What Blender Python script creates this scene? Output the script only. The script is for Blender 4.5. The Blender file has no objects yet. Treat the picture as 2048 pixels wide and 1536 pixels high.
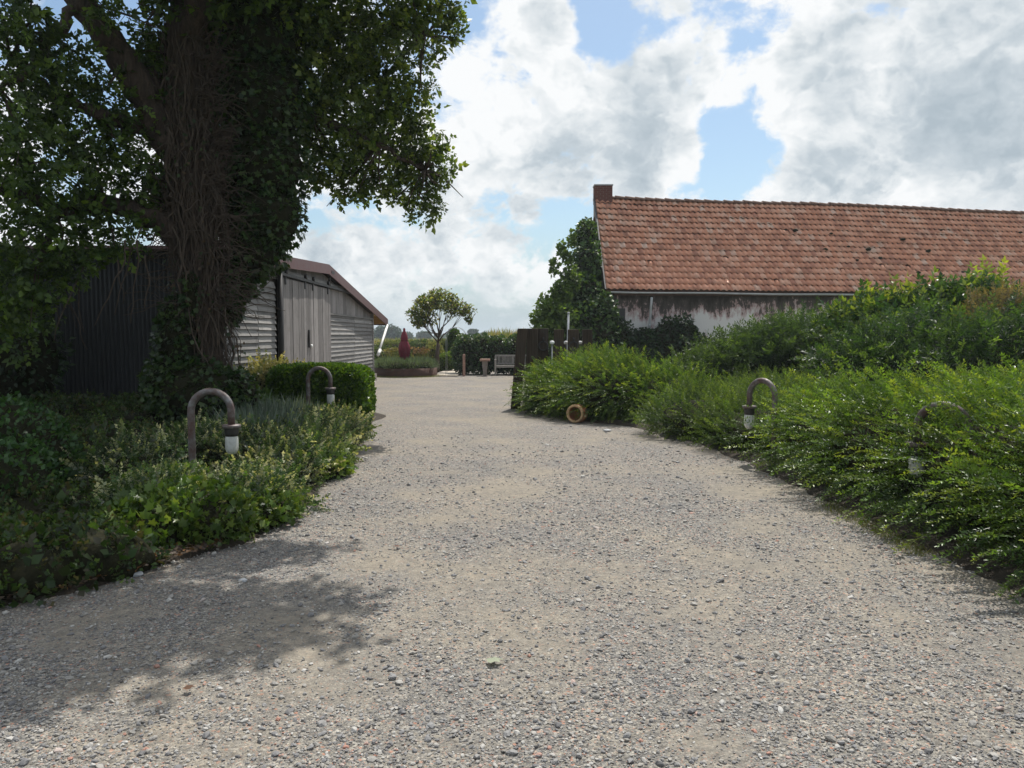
import bpy, math, random
import numpy as np
from math import radians as R, sin, cos, pi
from mathutils import Vector, Matrix

rng = np.random.default_rng(7)
random.seed(7)
scene = bpy.context.scene
COL = scene.collection

# ------------------------------------------------------------------ camera
F, PITCH, EYE = 1569.0, R(3.5), 1.6
cam_d = bpy.data.cameras.new('camera')
cam = bpy.data.objects.new('camera', cam_d); COL.objects.link(cam)
cam.location = (0, 0, EYE); cam.rotation_euler = (pi/2 - PITCH, 0, 0)
cam_d.sensor_width = 36; cam_d.lens = F/2048*36; cam_d.clip_start = .05; cam_d.clip_end = 6000
scene.camera = cam

# ------------------------------------------------------------------ light
SUN = Vector((.20, .50, 1.0)).normalized()
SUN_EL = math.asin(SUN.z); SUN_AZ = math.atan2(SUN.x, SUN.y)
sl = bpy.data.lights.new('sun', 'SUN'); sl.energy = 5.0; sl.angle = R(.53); sl.color = (1, .955, .88)
so = bpy.data.objects.new('sun', sl); COL.objects.link(so)
so.rotation_euler = (-SUN).to_track_quat('-Z', 'Y').to_euler(); so.location = (4, 10, 30)

scene.view_settings.view_transform = 'Standard'; scene.view_settings.look = 'None'
scene.view_settings.gamma = 1; scene.view_settings.use_curve_mapping = False
scene.view_settings.exposure = 0.0
scene.render.engine = 'CYCLES'
cy = scene.cycles
cy.max_bounces = 6; cy.diffuse_bounces = 3; cy.glossy_bounces = 2; cy.transmission_bounces = 4; cy.volume_bounces = 0
cy.transparent_max_bounces = 6
cy.use_denoising = True
cy.sample_clamp_indirect = 6; cy.caustics_reflective = False; cy.caustics_refractive = False
cy.use_adaptive_sampling = True; cy.adaptive_threshold = .015

def raydir(px, py):
    u = (px-1024)/F; v = (768-py)/F
    return Vector((u, cos(PITCH) + v*sin(PITCH), -sin(PITCH) + v*cos(PITCH)))
def at(px, py, Y):
    d = raydir(px, py); return Vector((0, 0, EYE)) + d*(Y/d.y)
def G(px, py):
    d = raydir(px, py); return Vector((0, 0, EYE)) + d*(-EYE/d.z)

# ------------------------------------------------------------------ node helper
class NT:
    def __init__(s, tree): s.t = tree; s.n = tree.nodes; s.l = tree.links
    def node(s, typ, **kw):
        n = s.n.new(typ)
        for k, v in kw.items():
            if k.startswith('_'): setattr(n, k[1:], v)
        return n
    def put(s, sock, v):
        if isinstance(v, bpy.types.NodeSocket): s.l.new(v, sock)
        elif v is not None:
            if hasattr(sock.default_value, '__len__') and isinstance(v, (int, float)): v = [v]*len(sock.default_value)
            if hasattr(sock.default_value, '__len__') and len(sock.default_value) == 4 and len(v) == 3: v = (*v, 1)
            sock.default_value = v
    def math(s, op, a, b=None, c=None, clamp=False):
        n = s.n.new('ShaderNodeMath'); n.operation = op; n.use_clamp = clamp
        s.put(n.inputs[0], a)
        if b is not None: s.put(n.inputs[1], b)
        if c is not None: s.put(n.inputs[2], c)
        return n.outputs[0]
    def vmath(s, op, a, b=None, scale=None):
        n = s.n.new('ShaderNodeVectorMath'); n.operation = op
        s.put(n.inputs[0], a)
        if b is not None: s.put(n.inputs[1], b)
        if scale is not None: s.put(n.inputs['Scale'], scale)
        return n.outputs['Value'] if op in ('DOT_PRODUCT', 'LENGTH') else n.outputs[0]
    def noise(s, vec, scale, detail=4, rough=.55, dist=0, out='Fac', lac=2.0):
        n = s.n.new('ShaderNodeTexNoise'); s.put(n.inputs['Vector'], vec)
        n.inputs['Scale'].default_value = scale; n.inputs['Detail'].default_value = detail
        n.inputs['Roughness'].default_value = rough; n.inputs['Distortion'].default_value = dist
        n.inputs['Lacunarity'].default_value = lac
        return n.outputs[out]
    def voronoi(s, vec, scale, feature='F1', out='Color', rnd=1):
        n = s.n.new('ShaderNodeTexVoronoi'); n.feature = feature; s.put(n.inputs['Vector'], vec)
        n.inputs['Scale'].default_value = scale; n.inputs['Randomness'].default_value = rnd
        return n.outputs[out]
    def ramp(s, fac, stops, interp='LINEAR'):
        n = s.n.new('ShaderNodeValToRGB'); n.color_ramp.interpolation = interp
        el = n.color_ramp.elements
        while len(el) < len(stops): el.new(.5)
        for e, (p, c) in zip(el, stops):
            e.position = p; e.color = (*c, 1) if hasattr(c, '__len__') else (c, c, c, 1)
        s.put(n.inputs[0], fac); return n.outputs[0]
    def rng(s, v, a, b, c=0, d=1, smooth=False):
        n = s.n.new('ShaderNodeMapRange')
        if smooth: n.interpolation_type = 'SMOOTHSTEP'
        s.put(n.inputs[0], v)
        for i, x in enumerate((a, b, c, d)): s.put(n.inputs[i+1], x)
        return n.outputs[0]
    def mix(s, f, a, b, mode='MIX'):
        n = s.n.new('ShaderNodeMix'); n.data_type = 'RGBA'; n.blend_type = mode
        s.put(n.inputs[0], f); s.put(n.inputs[6], a); s.put(n.inputs[7], b); return n.outputs[2]
    def scalevec(s, vec, sc):
        n = s.n.new('ShaderNodeMapping'); s.put(n.inputs[0], vec); n.inputs['Scale'].default_value = sc
        return n.outputs[0]
    def bump(s, h, strength=.5, dist=.02):
        n = s.n.new('ShaderNodeBump'); n.inputs['Strength'].default_value = strength
        n.inputs['Distance'].default_value = dist; s.put(n.inputs['Height'], h); return n.outputs[0]

# ------------------------------------------------------------------ world: Nishita sky under broken cumulus
world = bpy.data.worlds.new('World'); scene.world = world; world.use_nodes = True
def build_world():
    w = NT(world.node_tree); w.n.clear()
    tc = w.n.new('ShaderNodeTexCoord').outputs['Generated']
    d = w.vmath('NORMALIZE', tc)
    sep = w.n.new('ShaderNodeSeparateXYZ'); w.l.new(d, sep.inputs[0])
    zc = w.math('MAXIMUM', sep.outputs[2], 0.0)
    sky = w.n.new('ShaderNodeTexSky'); sky.sky_type = 'NISHITA'; sky.sun_disc = False
    sky.sun_elevation = SUN_EL; sky.sun_rotation = SUN_AZ; sky.altitude = 0
    sky.air_density = 1.0; sky.dust_density = 1.6; sky.ozone_density = 1.2
    # cloud coordinates: squashed vertically near the horizon as a layer seen from below
    p = w.vmath('DIVIDE', d, None); pn = p.node
    comb = w.n.new('ShaderNodeCombineXYZ'); q = w.math('ADD', w.math('MULTIPLY', zc, .55), .52)
    for i in range(3): w.l.new(q, comb.inputs[i])
    w.l.new(comb.outputs[0], pn.inputs[1])
    warp = w.noise(p, 3.0, 3, .5, out='Color')
    p2 = w.vmath('ADD', p, w.vmath('SCALE', w.vmath('SUBTRACT', warp, (.5, .5, .5)), scale=.09))
    n1 = w.noise(p2, 4.6, 10, .58)
    n1b = w.noise(w.vmath('ADD', p2, (.02, .01, .07)), 4.6, 6, .56)
    fine = w.noise(w.vmath('ADD', p2, w.vmath('SCALE', w.vmath('SUBTRACT', w.noise(p2, 9, 3, .5, out='Color'), (.5, .5, .5)), scale=.12)), 15, 7, .62)
    def spot(px, py, rad, amp):
        sd = raydir(px, py).normalized()
        dp = w.vmath('DOT_PRODUCT', d, tuple(sd))
        c0 = cos(rad/F)
        return w.math('MULTIPLY', w.rng(dp, c0, 1.0, 0, 1, True), amp)
    def total(lst):
        acc = None
        for s_ in lst:
            v = spot(*s_); acc = v if acc is None else w.math('ADD', acc, v)
        return acc
    cover = total([(1240, 90, 90, -.18), (1185, 20, 80, -.25), (1560, 200, 70, -.14), (960, 60, 90, -.14), (1330, 200, 80, -.10), (1500, 330, 90, -.12), (780, 420, 90, -.1), (1445, 190, 100, -.22), (1490, 290, 120, -.22), (1180, 60, 110, -.30), (1300, 110, 120, -.16), (900, 25, 90, -.2), (1520, 60, 70, -.12), (1400, 350, 110, -.16),
                   (1130, 380, 120, -.12), (1010, 130, 200, .14), (1180, 230, 260, .2), (1700, 130, 420, .22), (1950, 300, 300, .16), (1400, 150, 130, .10),
                   (1560, 370, 90, .18), (80, 40, 140, -.2), (330, 20, 120, -.2), (700, 480, 300, .1), (950, 480, 250, .06), (1100, 20, 80, .14), (1330, 330, 90, .14)])
    grey = total([(1230, 250, 170, .48), (1060, 290, 140, .25), (1790, 250, 300, .38), (1960, 370, 260, .36), (2030, 40, 220, .42), (1620, 70, 110, .25),
                  (740, 500, 170, .25), (960, 560, 200, .25), (1380, 140, 60, .15), (1130, 330, 90, .3), (640, 470, 100, .1)])
    def puff(vec, sc):
        n = w.n.new('ShaderNodeTexVoronoi'); n.feature = 'F1'; w.l.new(vec, n.inputs['Vector']); n.inputs['Scale'].default_value = sc
        n.inputs['Detail'].default_value = 3.0; n.inputs['Roughness'].default_value = .55; n.normalize = True
        return n.outputs['Distance']
    wv = w.vmath('ADD', p2, w.vmath('SCALE', w.vmath('SUBTRACT', w.noise(p2, 14, 5, .6, out='Color'), (.5, .5, .5)), scale=.09))
    pf = puff(wv, 7.0); pfs = puff(w.vmath('ADD', wv, (.012, .008, .035)), 7.0)
    base = w.math('SUBTRACT', w.math('ADD', n1, w.math('MULTIPLY', w.math('SUBTRACT', fine, .5), .26)), w.math('MULTIPLY', w.math('SUBTRACT', pf, .30), .75))
    dens = w.math('ADD', base, w.math('MULTIPLY', cover, .8))
    mask = w.rng(dens, .41, .545, 0, 1, True)
    low = w.rng(sep.outputs[2], 0.0, .09, .35, 1.0, True)
    mask = w.math('MULTIPLY', mask, low)
    thick = w.rng(dens, .48, .95, 0, 1, True)
    soft = w.noise(w.vmath('ADD', p2, (3.1, 1.7, .4)), 5.2, 5, .5)
    rel = w.math('MULTIPLY', w.math('SUBTRACT', pf, pfs), -2.2)
    gshade = w.math('ADD', w.math('ADD', w.math('MULTIPLY', thick, .42), w.math('MULTIPLY', grey, .62)), w.math('MULTIPLY', w.math('SUBTRACT', soft, .5), 1.5))
    gshade = w.math('ADD', gshade, w.math('ADD', rel, w.math('MULTIPLY', w.math('SUBTRACT', n1b, n1), .8)), clamp=True)
    ccol = w.ramp(gshade, [(0.0, (1.10, 1.12, 1.13)), (.30, (.90, .95, .98)), (.65, (.64, .72, .78)), (1.0, (.50, .59, .66))])
    horiz = w.rng(sep.outputs[2], .0, .16, 1, 0, True)
    bg1 = w.n.new('ShaderNodeBackground'); bg1.inputs[1].default_value = .13
    w.l.new(w.mix(1.0, sky.outputs[0], (.93, 1.03, 1.03), 'MULTIPLY'), bg1.inputs[0])
    bgh = w.n.new('ShaderNodeBackground'); bgh.inputs[0].default_value = (.50, .63, .74, 1); bgh.inputs[1].default_value = 1.0
    mh = w.n.new('ShaderNodeMixShader'); w.l.new(w.math('MULTIPLY', horiz, .75), mh.inputs[0]); w.l.new(bg1.outputs[0], mh.inputs[1]); w.l.new(bgh.outputs[0], mh.inputs[2])
    bg2 = w.n.new('ShaderNodeBackground'); w.l.new(ccol, bg2.inputs[0]); bg2.inputs[1].default_value = .88
    mx = w.n.new('ShaderNodeMixShader'); w.l.new(mask, mx.inputs[0]); w.l.new(mh.outputs[0], mx.inputs[1]); w.l.new(bg2.outputs[0], mx.inputs[2])
    out = w.n.new('ShaderNodeOutputWorld'); w.l.new(mx.outputs[0], out.inputs[0])
    world.cycles.sampling_method = 'MANUAL'; world.cycles.sample_map_resolution = 512
build_world()

# ------------------------------------------------------------------ materials
def material(name, fn):
    m = bpy.data.materials.new(name); m.use_nodes = True
    w = NT(m.node_tree); w.n.clear()
    b = w.n.new('ShaderNodeBsdfPrincipled'); o = w.n.new('ShaderNodeOutputMaterial')
    w.l.new(b.outputs[0], o.inputs[0])
    w.P = w.n.new('ShaderNodeNewGeometry').outputs['Position']
    w.O = w.n.new('ShaderNodeTexCoord').outputs['Object']
    w.b = b; w.o = o
    fn(w, b.inputs)
    return m
def simple(name, col, rough=.6, var=.25, scale=6, metal=0, bump=.15, bscale=60, spec=.5):
    def fn(w, i):
        n = w.noise(w.P, scale, 5, .6)
        a = tuple(c*(1-var) for c in col); c_ = tuple(min(1, c*(1+var)) for c in col)
        w.put(i['Base Color'], w.mix(w.rng(n, .3, .7), a, c_))
        i['Metallic'].default_value = metal; i['Specular IOR Level'].default_value = spec
        w.put(i['Roughness'], w.rng(n, .3, .7, rough-.08, min(1, rough+.08)))
        if bump: w.put(i['Normal'], w.bump(w.noise(w.P, bscale, 4), bump, .01))
    return material(name, fn)
def leafmat(name, gloss=.42, trans=.28, tcol=1.5, spec=.5):
    """leaf: colour from the 'tint' attribute of each leaf, plus light through it"""
    m = bpy.data.materials.new(name); m.use_nodes = True; w = NT(m.node_tree); w.n.clear()
    at_ = w.n.new('ShaderNodeAttribute'); at_.attribute_name = 'tint'
    P = w.n.new('ShaderNodeNewGeometry').outputs['Position']
    n = w.noise(P, 2.2, 3, .6)
    col = w.mix(1.0, at_.outputs['Color'], w.ramp(n, [(.3, .7), (.7, 1.25)]), 'MULTIPLY')
    b = w.n.new('ShaderNodeBsdfPrincipled'); w.l.new(col, b.inputs['Base Color']); b.inputs['Roughness'].default_value = gloss
    b.inputs['Specular IOR Level'].default_value = spec
    t = w.n.new('ShaderNodeBsdfTranslucent')
    w.l.new(w.mix(1.0, col, (tcol*1.15, tcol*1.1, tcol*.45), 'MULTIPLY'), t.inputs[0])
    mx = w.n.new('ShaderNodeMixShader'); mx.inputs[0].default_value = trans
    w.l.new(b.outputs[0], mx.inputs[1]); w.l.new(t.outputs[0], mx.inputs[2])
    o = w.n.new('ShaderNodeOutputMaterial'); w.l.new(mx.outputs[0], o.inputs[0])
    return m
M = {}
M['leaf'] = leafmat('leaf', .45, .38, 1.6, .4)
M['leaf_gloss'] = leafmat('glossy_leaf', .38, .30, spec=.42)
M['leaf_matt'] = leafmat('matt_leaf', .6, .3)
M['leaf_far'] = leafmat('far_leaf', .7, .25)

def gravel_fn(w, i):
    P = w.P
    big = w.noise(P, .55, 4, .6)
    mid = w.noise(P, 2.3, 4, .6)
    at_ = w.n.new('ShaderNodeAttribute'); at_.attribute_name = 'sand'
    sand = w.math('ADD', at_.outputs['Fac'], w.math('MULTIPLY', w.math('SUBTRACT', mid, .5), .9), clamp=True)
    c1 = w.voronoi(P, 75); c2 = w.voronoi(P, 150); c3 = w.voronoi(P, 38)
    def tone(c):
        s = w.n.new('ShaderNodeSeparateColor'); w.l.new(c, s.inputs[0])
        return w.ramp(s.outputs[0], [(0, (.04, .04, .045)), (.2, (.105, .108, .115)), (.45, (.19, .19, .19)), (.62, (.27, .245, .20)), (.8, (.31, .305, .29)), (.93, (.5, .47, .42)), (.965, (.42, .2, .14)), (1, (.42, .2, .14))])
    st = w.mix(w.rng(w.noise(P, 30, 2), .45, .55), tone(c1), tone(c2))
    fine = w.mix(w.noise(P, 260, 2, .6), (.15, .135, .11), (.32, .28, .225))
    col = w.mix(w.math('MULTIPLY', sand, .85), st, fine)
    col = w.mix(.18, col, fine)
    col = w.mix(1.0, col, w.ramp(w.noise(P, .9, 4, .65), [(.3, (.80, .82, .85)), (.7, (1.08, 1.05, .99))]), 'MULTIPLY')
    col = w.mix(1.0, col, w.ramp(w.noise(P, 13, 8, .85), [(.36, (.66, .67, .69)), (.5, (.98, .98, .98)), (.64, (1.38, 1.36, 1.32))]), 'MULTIPLY')
    w.put(i['Base Color'], col); i['Roughness'].default_value = .85; i['Specular IOR Level'].default_value = .3
    d1 = w.voronoi(P, 75, out='Distance'); d2 = w.voronoi(P, 150, out='Distance')
    h = w.math('ADD', w.math('MULTIPLY', d1, -.9), w.math('MULTIPLY', d2, -.5))
    w.put(i['Normal'], w.bump(w.math('MULTIPLY', h, w.rng(sand, 0, 1, 1, .35)), .75, .012))
M['gravel'] = material('gravel', gravel_fn)
def pebble_fn(w, i):
    a = w.n.new('ShaderNodeAttribute'); a.attribute_type = 'INSTANCER'; a.attribute_name = 'tone'
    c = w.ramp(a.outputs['Fac'], [(0, (.055, .058, .068)), (.13, (.12, .125, .14)), (.40, (.215, .22, .23)), (.60, (.29, .275, .245)), (.80, (.35, .335, .31)), (.97, (.55, .54, .51)), (.992, (.42, .17, .11)), (1, (.45, .2, .13))])
    c = w.mix(.35, c, w.mix(w.noise(w.P, 180, 3), (.12, .115, .11), (.4, .37, .33)))
    w.put(i['Base Color'], c); i['Roughness'].default_value = .7; i['Specular IOR Level'].default_value = .35
M['pebble'] = material('pebble', pebble_fn)
def soil_fn(w, i):
    n = w.noise(w.P, 9, 6, .7)
    w.put(i['Base Color'], w.ramp(n, [(.25, (.018, .014, .010)), (.55, (.05, .038, .026)), (.8, (.10, .08, .055))])); i['Roughness'].default_value = .95
    w.put(i['Normal'], w.bump(w.noise(w.P, 45, 6, .7), .9, .03))
M['soil'] = material('soil', soil_fn)
def field_fn(w, i):
    n = w.noise(w.P, .12, 5, .7)
    w.put(i['Base Color'], w.ramp(n, [(.3, (.045, .075, .02)), (.6, (.09, .12, .035)), (.8, (.16, .16, .06))])); i['Roughness'].default_value = .95
M['field'] = material('field_grass', field_fn)
M['path'] = simple('sandy_path', (.42, .37, .30), .9, .15, 5)
def wood_grey(name, c1, c2, vert, dark=.45):
    def fn(w, i):
        oi = w.n.new('ShaderNodeObjectInfo').outputs['Random']
        off = w.n.new('ShaderNodeCombineXYZ'); w.l.new(w.math('MULTIPLY', oi, 40), off.inputs[0]); w.l.new(w.math('MULTIPLY', oi, 17), off.inputs[2])
        p = w.vmath('ADD', w.scalevec(w.P, (30, 30, 1.2) if vert else (1.2, 1.2, 34)), off.outputs[0])
        n = w.noise(p, 1.3, 7, .65)
        c = w.mix(w.rng(n, .32, .68), c1, c2)
        c = w.mix(1.0, c, w.ramp(oi, [(0, .68), (.5, .95), (1, 1.3)]), 'MULTIPLY')
        st = w.rng(w.noise(w.vmath('ADD', w.P, off.outputs[0]), 3.0, 5, .7), .52, .72)
        c = w.mix(w.math('MULTIPLY', st, dark), c, (.05, .045, .04))
        w.put(i['Base Color'], c); i['Roughness'].default_value = .85; i['Specular IOR Level'].default_value = .25
        w.put(i['Normal'], w.bump(n, .5, .01))
    return material(name, fn)
M['siding'] = wood_grey('weathered_siding', (.19, .185, .18), (.34, .325, .31), False)
M['doorwood'] = wood_grey('weathered_door_boards', (.17, .155, .148), (.32, .30, .29), True, .35)
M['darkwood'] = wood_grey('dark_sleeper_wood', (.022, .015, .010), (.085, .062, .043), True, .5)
M['benchwood'] = wood_grey('silvered_bench_wood', (.30, .28, .26), (.5, .48, .45), True, .2)
M['fascia'] = simple('red_brown_fascia', (.13, .065, .065), .55, .15)
M['soffit'] = simple('yellowed_soffit_wood', (.42, .26, .07), .7, .2)
M['corrugated'] = simple('dark_corrugated_steel', (.034, .036, .039), .5, .2, 2, .4)
M['darkmetal'] = simple('dark_iron', (.03, .028, .028), .55, .3, 12)
M['white'] = simple('white_paint', (.78, .78, .76), .45, .05)
M['plinth'] = simple('concrete_plinth', (.27, .24, .22), .9, .25, 8)
def tile_fn(w, i):
    M_ = M['_roof']
    rel = w.vmath('SUBTRACT', w.P, tuple(M_['o']))
    u = w.math('FLOOR', w.math('DIVIDE', w.vmath('DOT_PRODUCT', rel, tuple(M_['u'])), M_['tw']))
    v = w.math('FLOOR', w.math('DIVIDE', w.vmath('DOT_PRODUCT', rel, tuple(M_['s'])), M_['rh']))
    cb = w.n.new('ShaderNodeCombineXYZ'); w.l.new(u, cb.inputs[0]); w.l.new(v, cb.inputs[1])
    wn = w.n.new('ShaderNodeTexWhiteNoise'); w.l.new(cb.outputs[0], wn.inputs['Vector'])
    c = w.ramp(wn.outputs['Value'], [(0, (.42, .19, .125)), (.35, (.60, .275, .17)), (.7, (.67, .335, .22)), (.93, (.68, .40, .29)), (1, (.64, .46, .37))])
    n = w.noise(w.P, 2.0, 6, .7)
    c = w.mix(w.rng(n, .50, .78, 0, .6), c, (.16, .09, .06))
    n2 = w.noise(w.P, 7, 4, .7)
    c = w.mix(w.rng(n2, .60, .75, 0, .55), c, (.09, .075, .055))
    w.put(i['Base Color'], c); i['Roughness'].default_value = .62; i['Specular IOR Level'].default_value = .45
    w.put(i['Normal'], w.bump(w.noise(w.P, 60, 3), .25, .01))
def wall_fn(w, i):
    sep = w.n.new('ShaderNodeSeparateXYZ'); w.l.new(w.P, sep.inputs[0])
    p = w.scalevec(w.P, (4, 4, 1.1))
    st = w.math('ADD', w.math('MULTIPLY', w.noise(p, 1.3, 8, .75, .4), .7), w.math('MULTIPLY', w.noise(w.P, 5, 8, .75), .3)); big = w.noise(w.P, .9, 4, .6)
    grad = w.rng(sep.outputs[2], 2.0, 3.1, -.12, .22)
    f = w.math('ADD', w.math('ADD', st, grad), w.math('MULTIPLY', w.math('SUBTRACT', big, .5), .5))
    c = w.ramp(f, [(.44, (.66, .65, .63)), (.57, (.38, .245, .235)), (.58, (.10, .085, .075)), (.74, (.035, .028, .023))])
    w.put(i['Base Color'], c); i['Roughness'].default_value = .92
    w.put(i['Normal'], w.bump(w.noise(w.P, 25, 5, .7), .5, .02))
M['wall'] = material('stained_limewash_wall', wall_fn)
M['zinc'] = simple('weathered_zinc', (.42, .44, .45), .45, .15, 5, .3)
M['brick'] = simple('chimney_brick', (.13, .05, .038), .9, .3, 20)
M['ridge'] = simple('mossy_ridge_tile', (.16, .095, .07), .85, .4, 9)
M['corten'] = simple('rusted_steel', (.085, .042, .03), .8, .35, 6)
M['terracotta'] = simple('terracotta', (.42, .17, .08), .75, .25, 12)
M['terracotta_rim'] = simple('pale_terracotta_rim', (.55, .36, .2), .75, .2, 12)
M['redcloth'] = simple('dark_red_canvas', (.17, .018, .035), .85, .2, 9)
M['stone'] = simple('pale_stone', (.42, .43, .44), .7, .12, 30)
M['brickstone'] = simple('pinkish_stone', (.36, .22, .17), .85, .2, 14)
def pipe_fn(w, i):
    n = w.noise(w.P, 9, 6, .7)
    w.put(i['Base Color'], w.ramp(n, [(.35, (.085, .042, .032)), (.5, (.13, .105, .10)), (.65, (.22, .22, .225))]))
    w.put(i['Metallic'], w.rng(n, .4, .65, .1, .6)); w.put(i['Roughness'], w.rng(n, .4, .65, .7, .42))
    w.put(i['Normal'], w.bump(w.noise(w.P, 70, 4), .3, .005))
M['pipe'] = material('rusting_galvanised_pipe', pipe_fn)
def glass_fn(w, i):
    n = w.noise(w.P, 25, 5, .7)
    w.put(i['Base Color'], w.ramp(n, [(.45, (.72, .74, .73)), (.8, (.48, .48, .43))]))
    i['Roughness'].default_value = .35; i['Transmission Weight'].default_value = .35; i['Subsurface Weight'].default_value = 0
M['lampglass'] = material('dusty_opal_glass', glass_fn)
def bark_fn(w, i):
    p = w.scalevec(w.P, (9, 9, 1.6))
    n = w.noise(p, 1.6, 8, .7, .6)
    w.put(i['Base Color'], w.ramp(n, [(.3, (.020, .014, .011)), (.55, (.075, .052, .04)), (.75, (.15, .11, .085))])); i['Roughness'].default_value = .95
    w.put(i['Normal'], w.bump(n, 1, .05))
M['bark'] = material('tree_bark', bark_fn)
M['vine'] = simple('dry_vine_stem', (.074, .054, .040), .9, .4, 10)
M['inner'] = simple('shaded_inner_twigs', (.022, .022, .012), .95, .5, 25, bump=.8, bscale=60, spec=.1)  # twig colour with the shrub interior's shade painted in; moss clumps share it
M['twig'] = simple('twig', (.075, .052, .038), .9, .3, 10)

# ------------------------------------------------------------------ mesh helpers
def link(o, parent=None):
    COL.objects.link(o)
    if parent is not None:
        o.parent = parent
        o.matrix_parent_inverse = parent.matrix_basis.inverted()
    return o
def np_mesh(name, V, Fc, mat, tint=None, smooth=False):
    """uniform-size polygons, numpy arrays"""
    V = np.asarray(V, np.float32); Fc = np.asarray(Fc, np.int32)
    k = Fc.shape[1]; me = bpy.data.meshes.new(name)
    me.vertices.add(len(V)); me.vertices.foreach_set('co', V.ravel())
    me.loops.add(Fc.size); me.loops.foreach_set('vertex_index', Fc.ravel())
    me.polygons.add(len(Fc)); me.polygons.foreach_set('loop_start', np.arange(0, Fc.size, k, dtype=np.int32))
    me.polygons.foreach_set('loop_total', np.full(len(Fc), k, np.int32))
    if smooth: me.polygons.foreach_set('use_smooth', np.ones(len(Fc), bool))
    if tint is not None:
        a = me.color_attributes.new('tint', 'FLOAT_COLOR', 'POINT')
        c = np.ones((len(V), 4), np.float32); c[:, :3] = tint; a.data.foreach_set('color', c.ravel())
    me.update(); me.validate()
    for m in (mat if isinstance(mat, list) else [mat]): me.materials.append(m)
    return me
def np_obj(name, V, Fc, mat, parent=None, tint=None, smooth=False):
    return link(bpy.data.objects.new(name, np_mesh(name, V, Fc, mat, tint, smooth)), parent)
class MB:
    """collects quads/polygons of simple shapes in world space"""
    def __init__(s): s.v = []; s.f = []; s.sm = []
    def add(s, vs, fs, smooth=False):
        b = len(s.v); s.v += [tuple(v) for v in vs]; s.f += [tuple(b+i for i in f) for f in fs]; s.sm += [smooth]*len(fs); return s
    def box(s, lo, hi):
        x0, y0, z0 = lo; x1, y1, z1 = hi
        return s.hexa([(x0, y0, z0), (x1, y0, z0), (x1, y1, z0), (x0, y1, z0), (x0, y0, z1), (x1, y0, z1), (x1, y1, z1), (x0, y1, z1)])
    def hexa(s, p):
        return s.add(p, [(0, 3, 2, 1), (4, 5, 6, 7), (0, 1, 5, 4), (1, 2, 6, 5), (2, 3, 7, 6), (3, 0, 4, 7)])
    def beam(s, a, b, w, h, up=(0, 0, 1)):
        a = Vector(a); b = Vector(b); d = (b-a).normalized(); u = Vector(up)
        x = d.cross(u).normalized(); y = x.cross(d).normalized()
        q = [a - x*w/2 - y*h/2, a + x*w/2 - y*h/2, b + x*w/2 - y*h/2, b - x*w/2 - y*h/2]
        return s.hexa(q + [p + y*h for p in q])
    def tube(s, pts, rad, n=8, cap=True):
        pts = [Vector(p) for p in pts]
        rad = rad if hasattr(rad, '__len__') else [rad]*len(pts)
        rings = []; up = None
        for i, p in enumerate(pts):
            d = (pts[min(i+1, len(pts)-1)] - pts[max(i-1, 0)]).normalized()
            if up is None: up = Vector((1, 0, 0)) if abs(d.x) < .8 else Vector((0, 1, 0))
            x = d.cross(up).normalized(); up = x.cross(d).normalized()
            rings.append([p + (x*cos(2*pi*k/n) + up*sin(2*pi*k/n))*rad[i] for k in range(n)])
        vs = [v for r in rings for v in r]; fs = []
        for i in range(len(pts)-1):
            for k in range(n): fs.append((i*n+k, i*n+(k+1) % n, (i+1)*n+(k+1) % n, (i+1)*n+k))
        if cap: fs += [tuple(range(n))[::-1], tuple((len(pts)-1)*n+k for k in range(n))]
        return s.add(vs, fs, True)
    def lathe(s, prof, c=(0, 0, 0), n=24, axis=(0, 0, 1)):
        q = Vector((0, 0, 1)).rotation_difference(Vector(axis)); c = Vector(c); vs = []; fs = []
        for r, z in prof:
            for k in range(n): vs.append(c + q @ Vector((r*cos(2*pi*k/n), r*sin(2*pi*k/n), z)))
        for i in range(len(prof)-1):
            for k in range(n): fs.append((i*n+k, i*n+(k+1) % n, (i+1)*n+(k+1) % n, (i+1)*n+k))
        return s.add(vs, fs, True)
    def build(s, name, mat, parent=None, bevel=0):
        me = bpy.data.meshes.new(name); me.from_pydata(s.v, [], s.f); me.update()
        me.polygons.foreach_set('use_smooth', s.sm); me.materials.append(mat)
        o = link(bpy.data.objects.new(name, me), parent)
        if bevel:
            b = o.modifiers.new('bevel', 'BEVEL'); b.width = bevel; b.segments = 1; b.limit_method = 'ANGLE'
        return o
def empty(name, loc, label, cat, group=None):
    o = bpy.data.objects.new(name, None); o.location = loc; COL.objects.link(o); o.empty_display_size = .2
    return tag(o, label, cat, group)
def tag(o, label=None, cat=None, group=None, kind=None):
    if label: o['label'] = label
    if cat: o['category'] = cat
    if group: o['group'] = group
    if kind: o['kind'] = kind
    return o
def kind(o, k): o['kind'] = k; return o

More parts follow.
